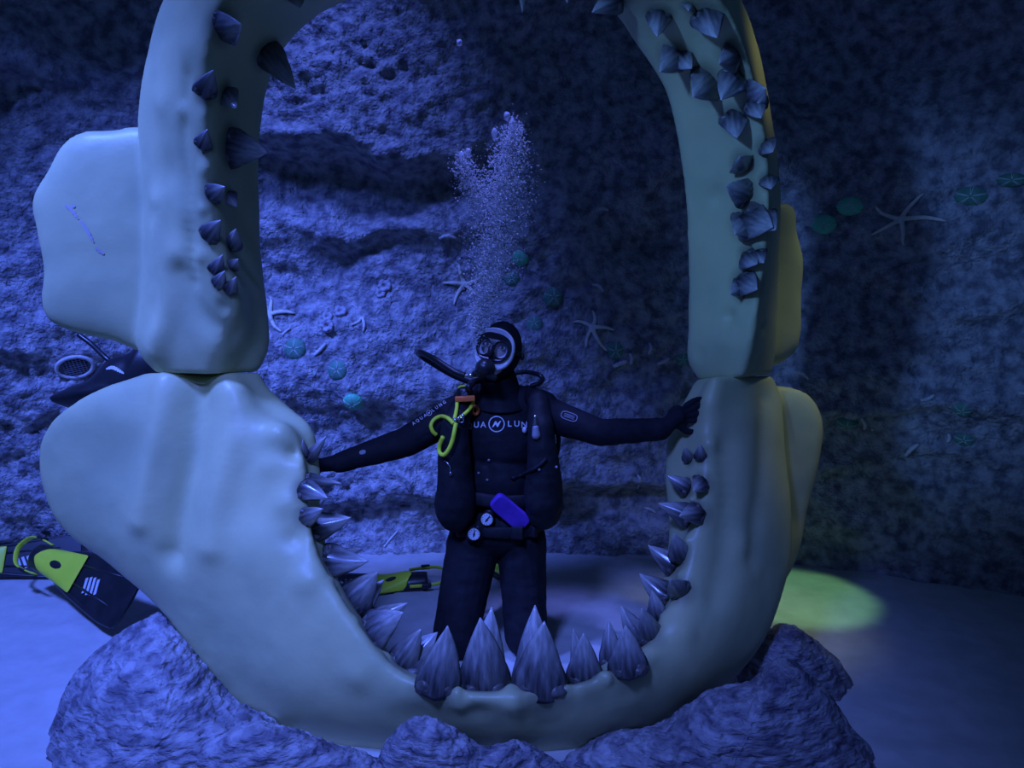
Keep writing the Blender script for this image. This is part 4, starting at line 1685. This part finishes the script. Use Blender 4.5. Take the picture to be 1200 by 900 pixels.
r = link('intake_mesh', mb.mesh('intake_mesh'), M['grey_print'], intake)
r.matrix_parent_inverse = Matrix.Identity(4)
mb = MB()
mb.tube([(0, 0, -.05), (0, 0, -.012)], [rx * .98, rx * .98], 32, flat=(1, ry / rx), up=(1, 0, 0))
r = link('intake_pipe', mb.mesh('intake_pipe'), M['rubber'], intake)
r.matrix_parent_inverse = Matrix.Identity(4)

v, f = inflate([(60, 470), (78, 455), (104, 444), (122, 425), (132, 419), (150, 414), (168, 400), (200, 410), (210, 460), (180, 490), (130, 490)], 3.55, .10, .12, power=2.2, rings=20, nseg=100)
me = make_mesh('dive_bag', v, f)
bm = bmesh.new()
bm.from_mesh(me)
bmesh.ops.recalc_face_normals(bm, faces=bm.faces)
bm.to_mesh(me)
bm.free()
BT = bvh(me)
bag = link('dive_bag', me, M['rubber'])
tag(bag, 'smooth black bag with a pale streak, seen in the gap between the jaw halves', 'bag')
link('bag_streak', project_strip([(125, 433), (132, 431), (139, 434), (146, 438)], 2.6, BT, .004), M['white'], bag)
hose('bag_cord', [P(92, 392, 3.62), P(108, 404, 3.6), P(126, 421, 3.55), P(140, 430, 3.56)], .012, M['rubber'], bag)

# =================================================================== BUBBLES
def bubble_shape(r, ax=1.0, sub=1):
    bm_ = bmesh.new()
    bmesh.ops.create_icosphere(bm_, subdivisions=sub, radius=r)
    return bm_


ico = bmesh.new()
bmesh.ops.create_icosphere(ico, subdivisions=1, radius=1.0)
IV = np.array([v.co[:] for v in ico.verts])
IF = np.array([[v.index for v in f.verts] for f in ico.faces])
ico.free()
path = np.array([[560, 400, 6], [562, 375, 9], [570, 340, 17], [578, 300, 24], [584, 260, 27], [588, 220, 27], [597, 185, 20], [602, 150, 10]], float)
NBUB = 15000
V, F = [], []
for i in range(NBUB):
    t = RNG.random() ** .9 * (len(path) - 1)
    k = min(int(t), len(path) - 2)
    q = path[k] + (path[k + 1] - path[k]) * (t - k)
    if RNG.random() < .12:
        tt = RNG.random()
        q = np.array([560 - 20 * tt, 240 - 55 * tt, 12])
    px = q[0] + RNG.normal() * q[2] * .55
    py = q[1] + RNG.normal() * 8
    Yb = 3.22 + RNG.normal() * q[2] * .55 * PXM
    c = np.array(P(px, py, Yb))
    r = .0016 + .0036 * RNG.random() ** 3
    V.append(IV * r * np.array([1.15, 1.15, .85]) + c)
    F.append(IF + len(IV) * i)
V = np.concatenate(V)
F = np.concatenate(F)
me = make_mesh('bubbles', V, F.tolist())
o = link('bubbles', me, M['bubble'])
tag(o, 'hazy plume of fine air bubbles rising from the diver\'s regulator', 'bubbles', kind='stuff')
for px, py, rx_, rz_, lab in ((541, 184, 5, 8, 'shiny wobbling air bubble on the outside of the side cluster of the plume'),
                              (549, 179, 4, 7, 'brightest air bubble at the top of the side cluster of the plume'),
                              (547, 193, 6, 4, 'flat air bubble under the brightest one in the side cluster'),
                              (579, 157, 4, 8, 'slender air bubble between the side cluster and the top of the plume'),
                              (600, 146, 5, 10, 'tallest air bubble at the very top of the plume'),
                              (594, 136, 5, 6, 'round air bubble beside the tallest one at the plume\'s top'),
                              (538, 50, 4, 5, 'single pale air bubble far above the plume')):
    bm_ = bmesh.new()
    bmesh.ops.create_icosphere(bm_, subdivisions=3, radius=1.0)
    me = bpy.data.meshes.new('air_bubble')
    bm_.to_mesh(me)
    bm_.free()
    a = coords(me)
    a = a * (1 + .35 * fbm(a * 1.3 + px, 2))[:, None] * np.array([rx_, rx_, rz_]) * PXM * .8
    set_coords(me, a)
    o = link('air_bubble', me, M['bubble_big'], mw=Matrix.Translation(P(px, py, 3.22)))
    tag(o, lab, 'bubble', 'large bubbles of the plume')
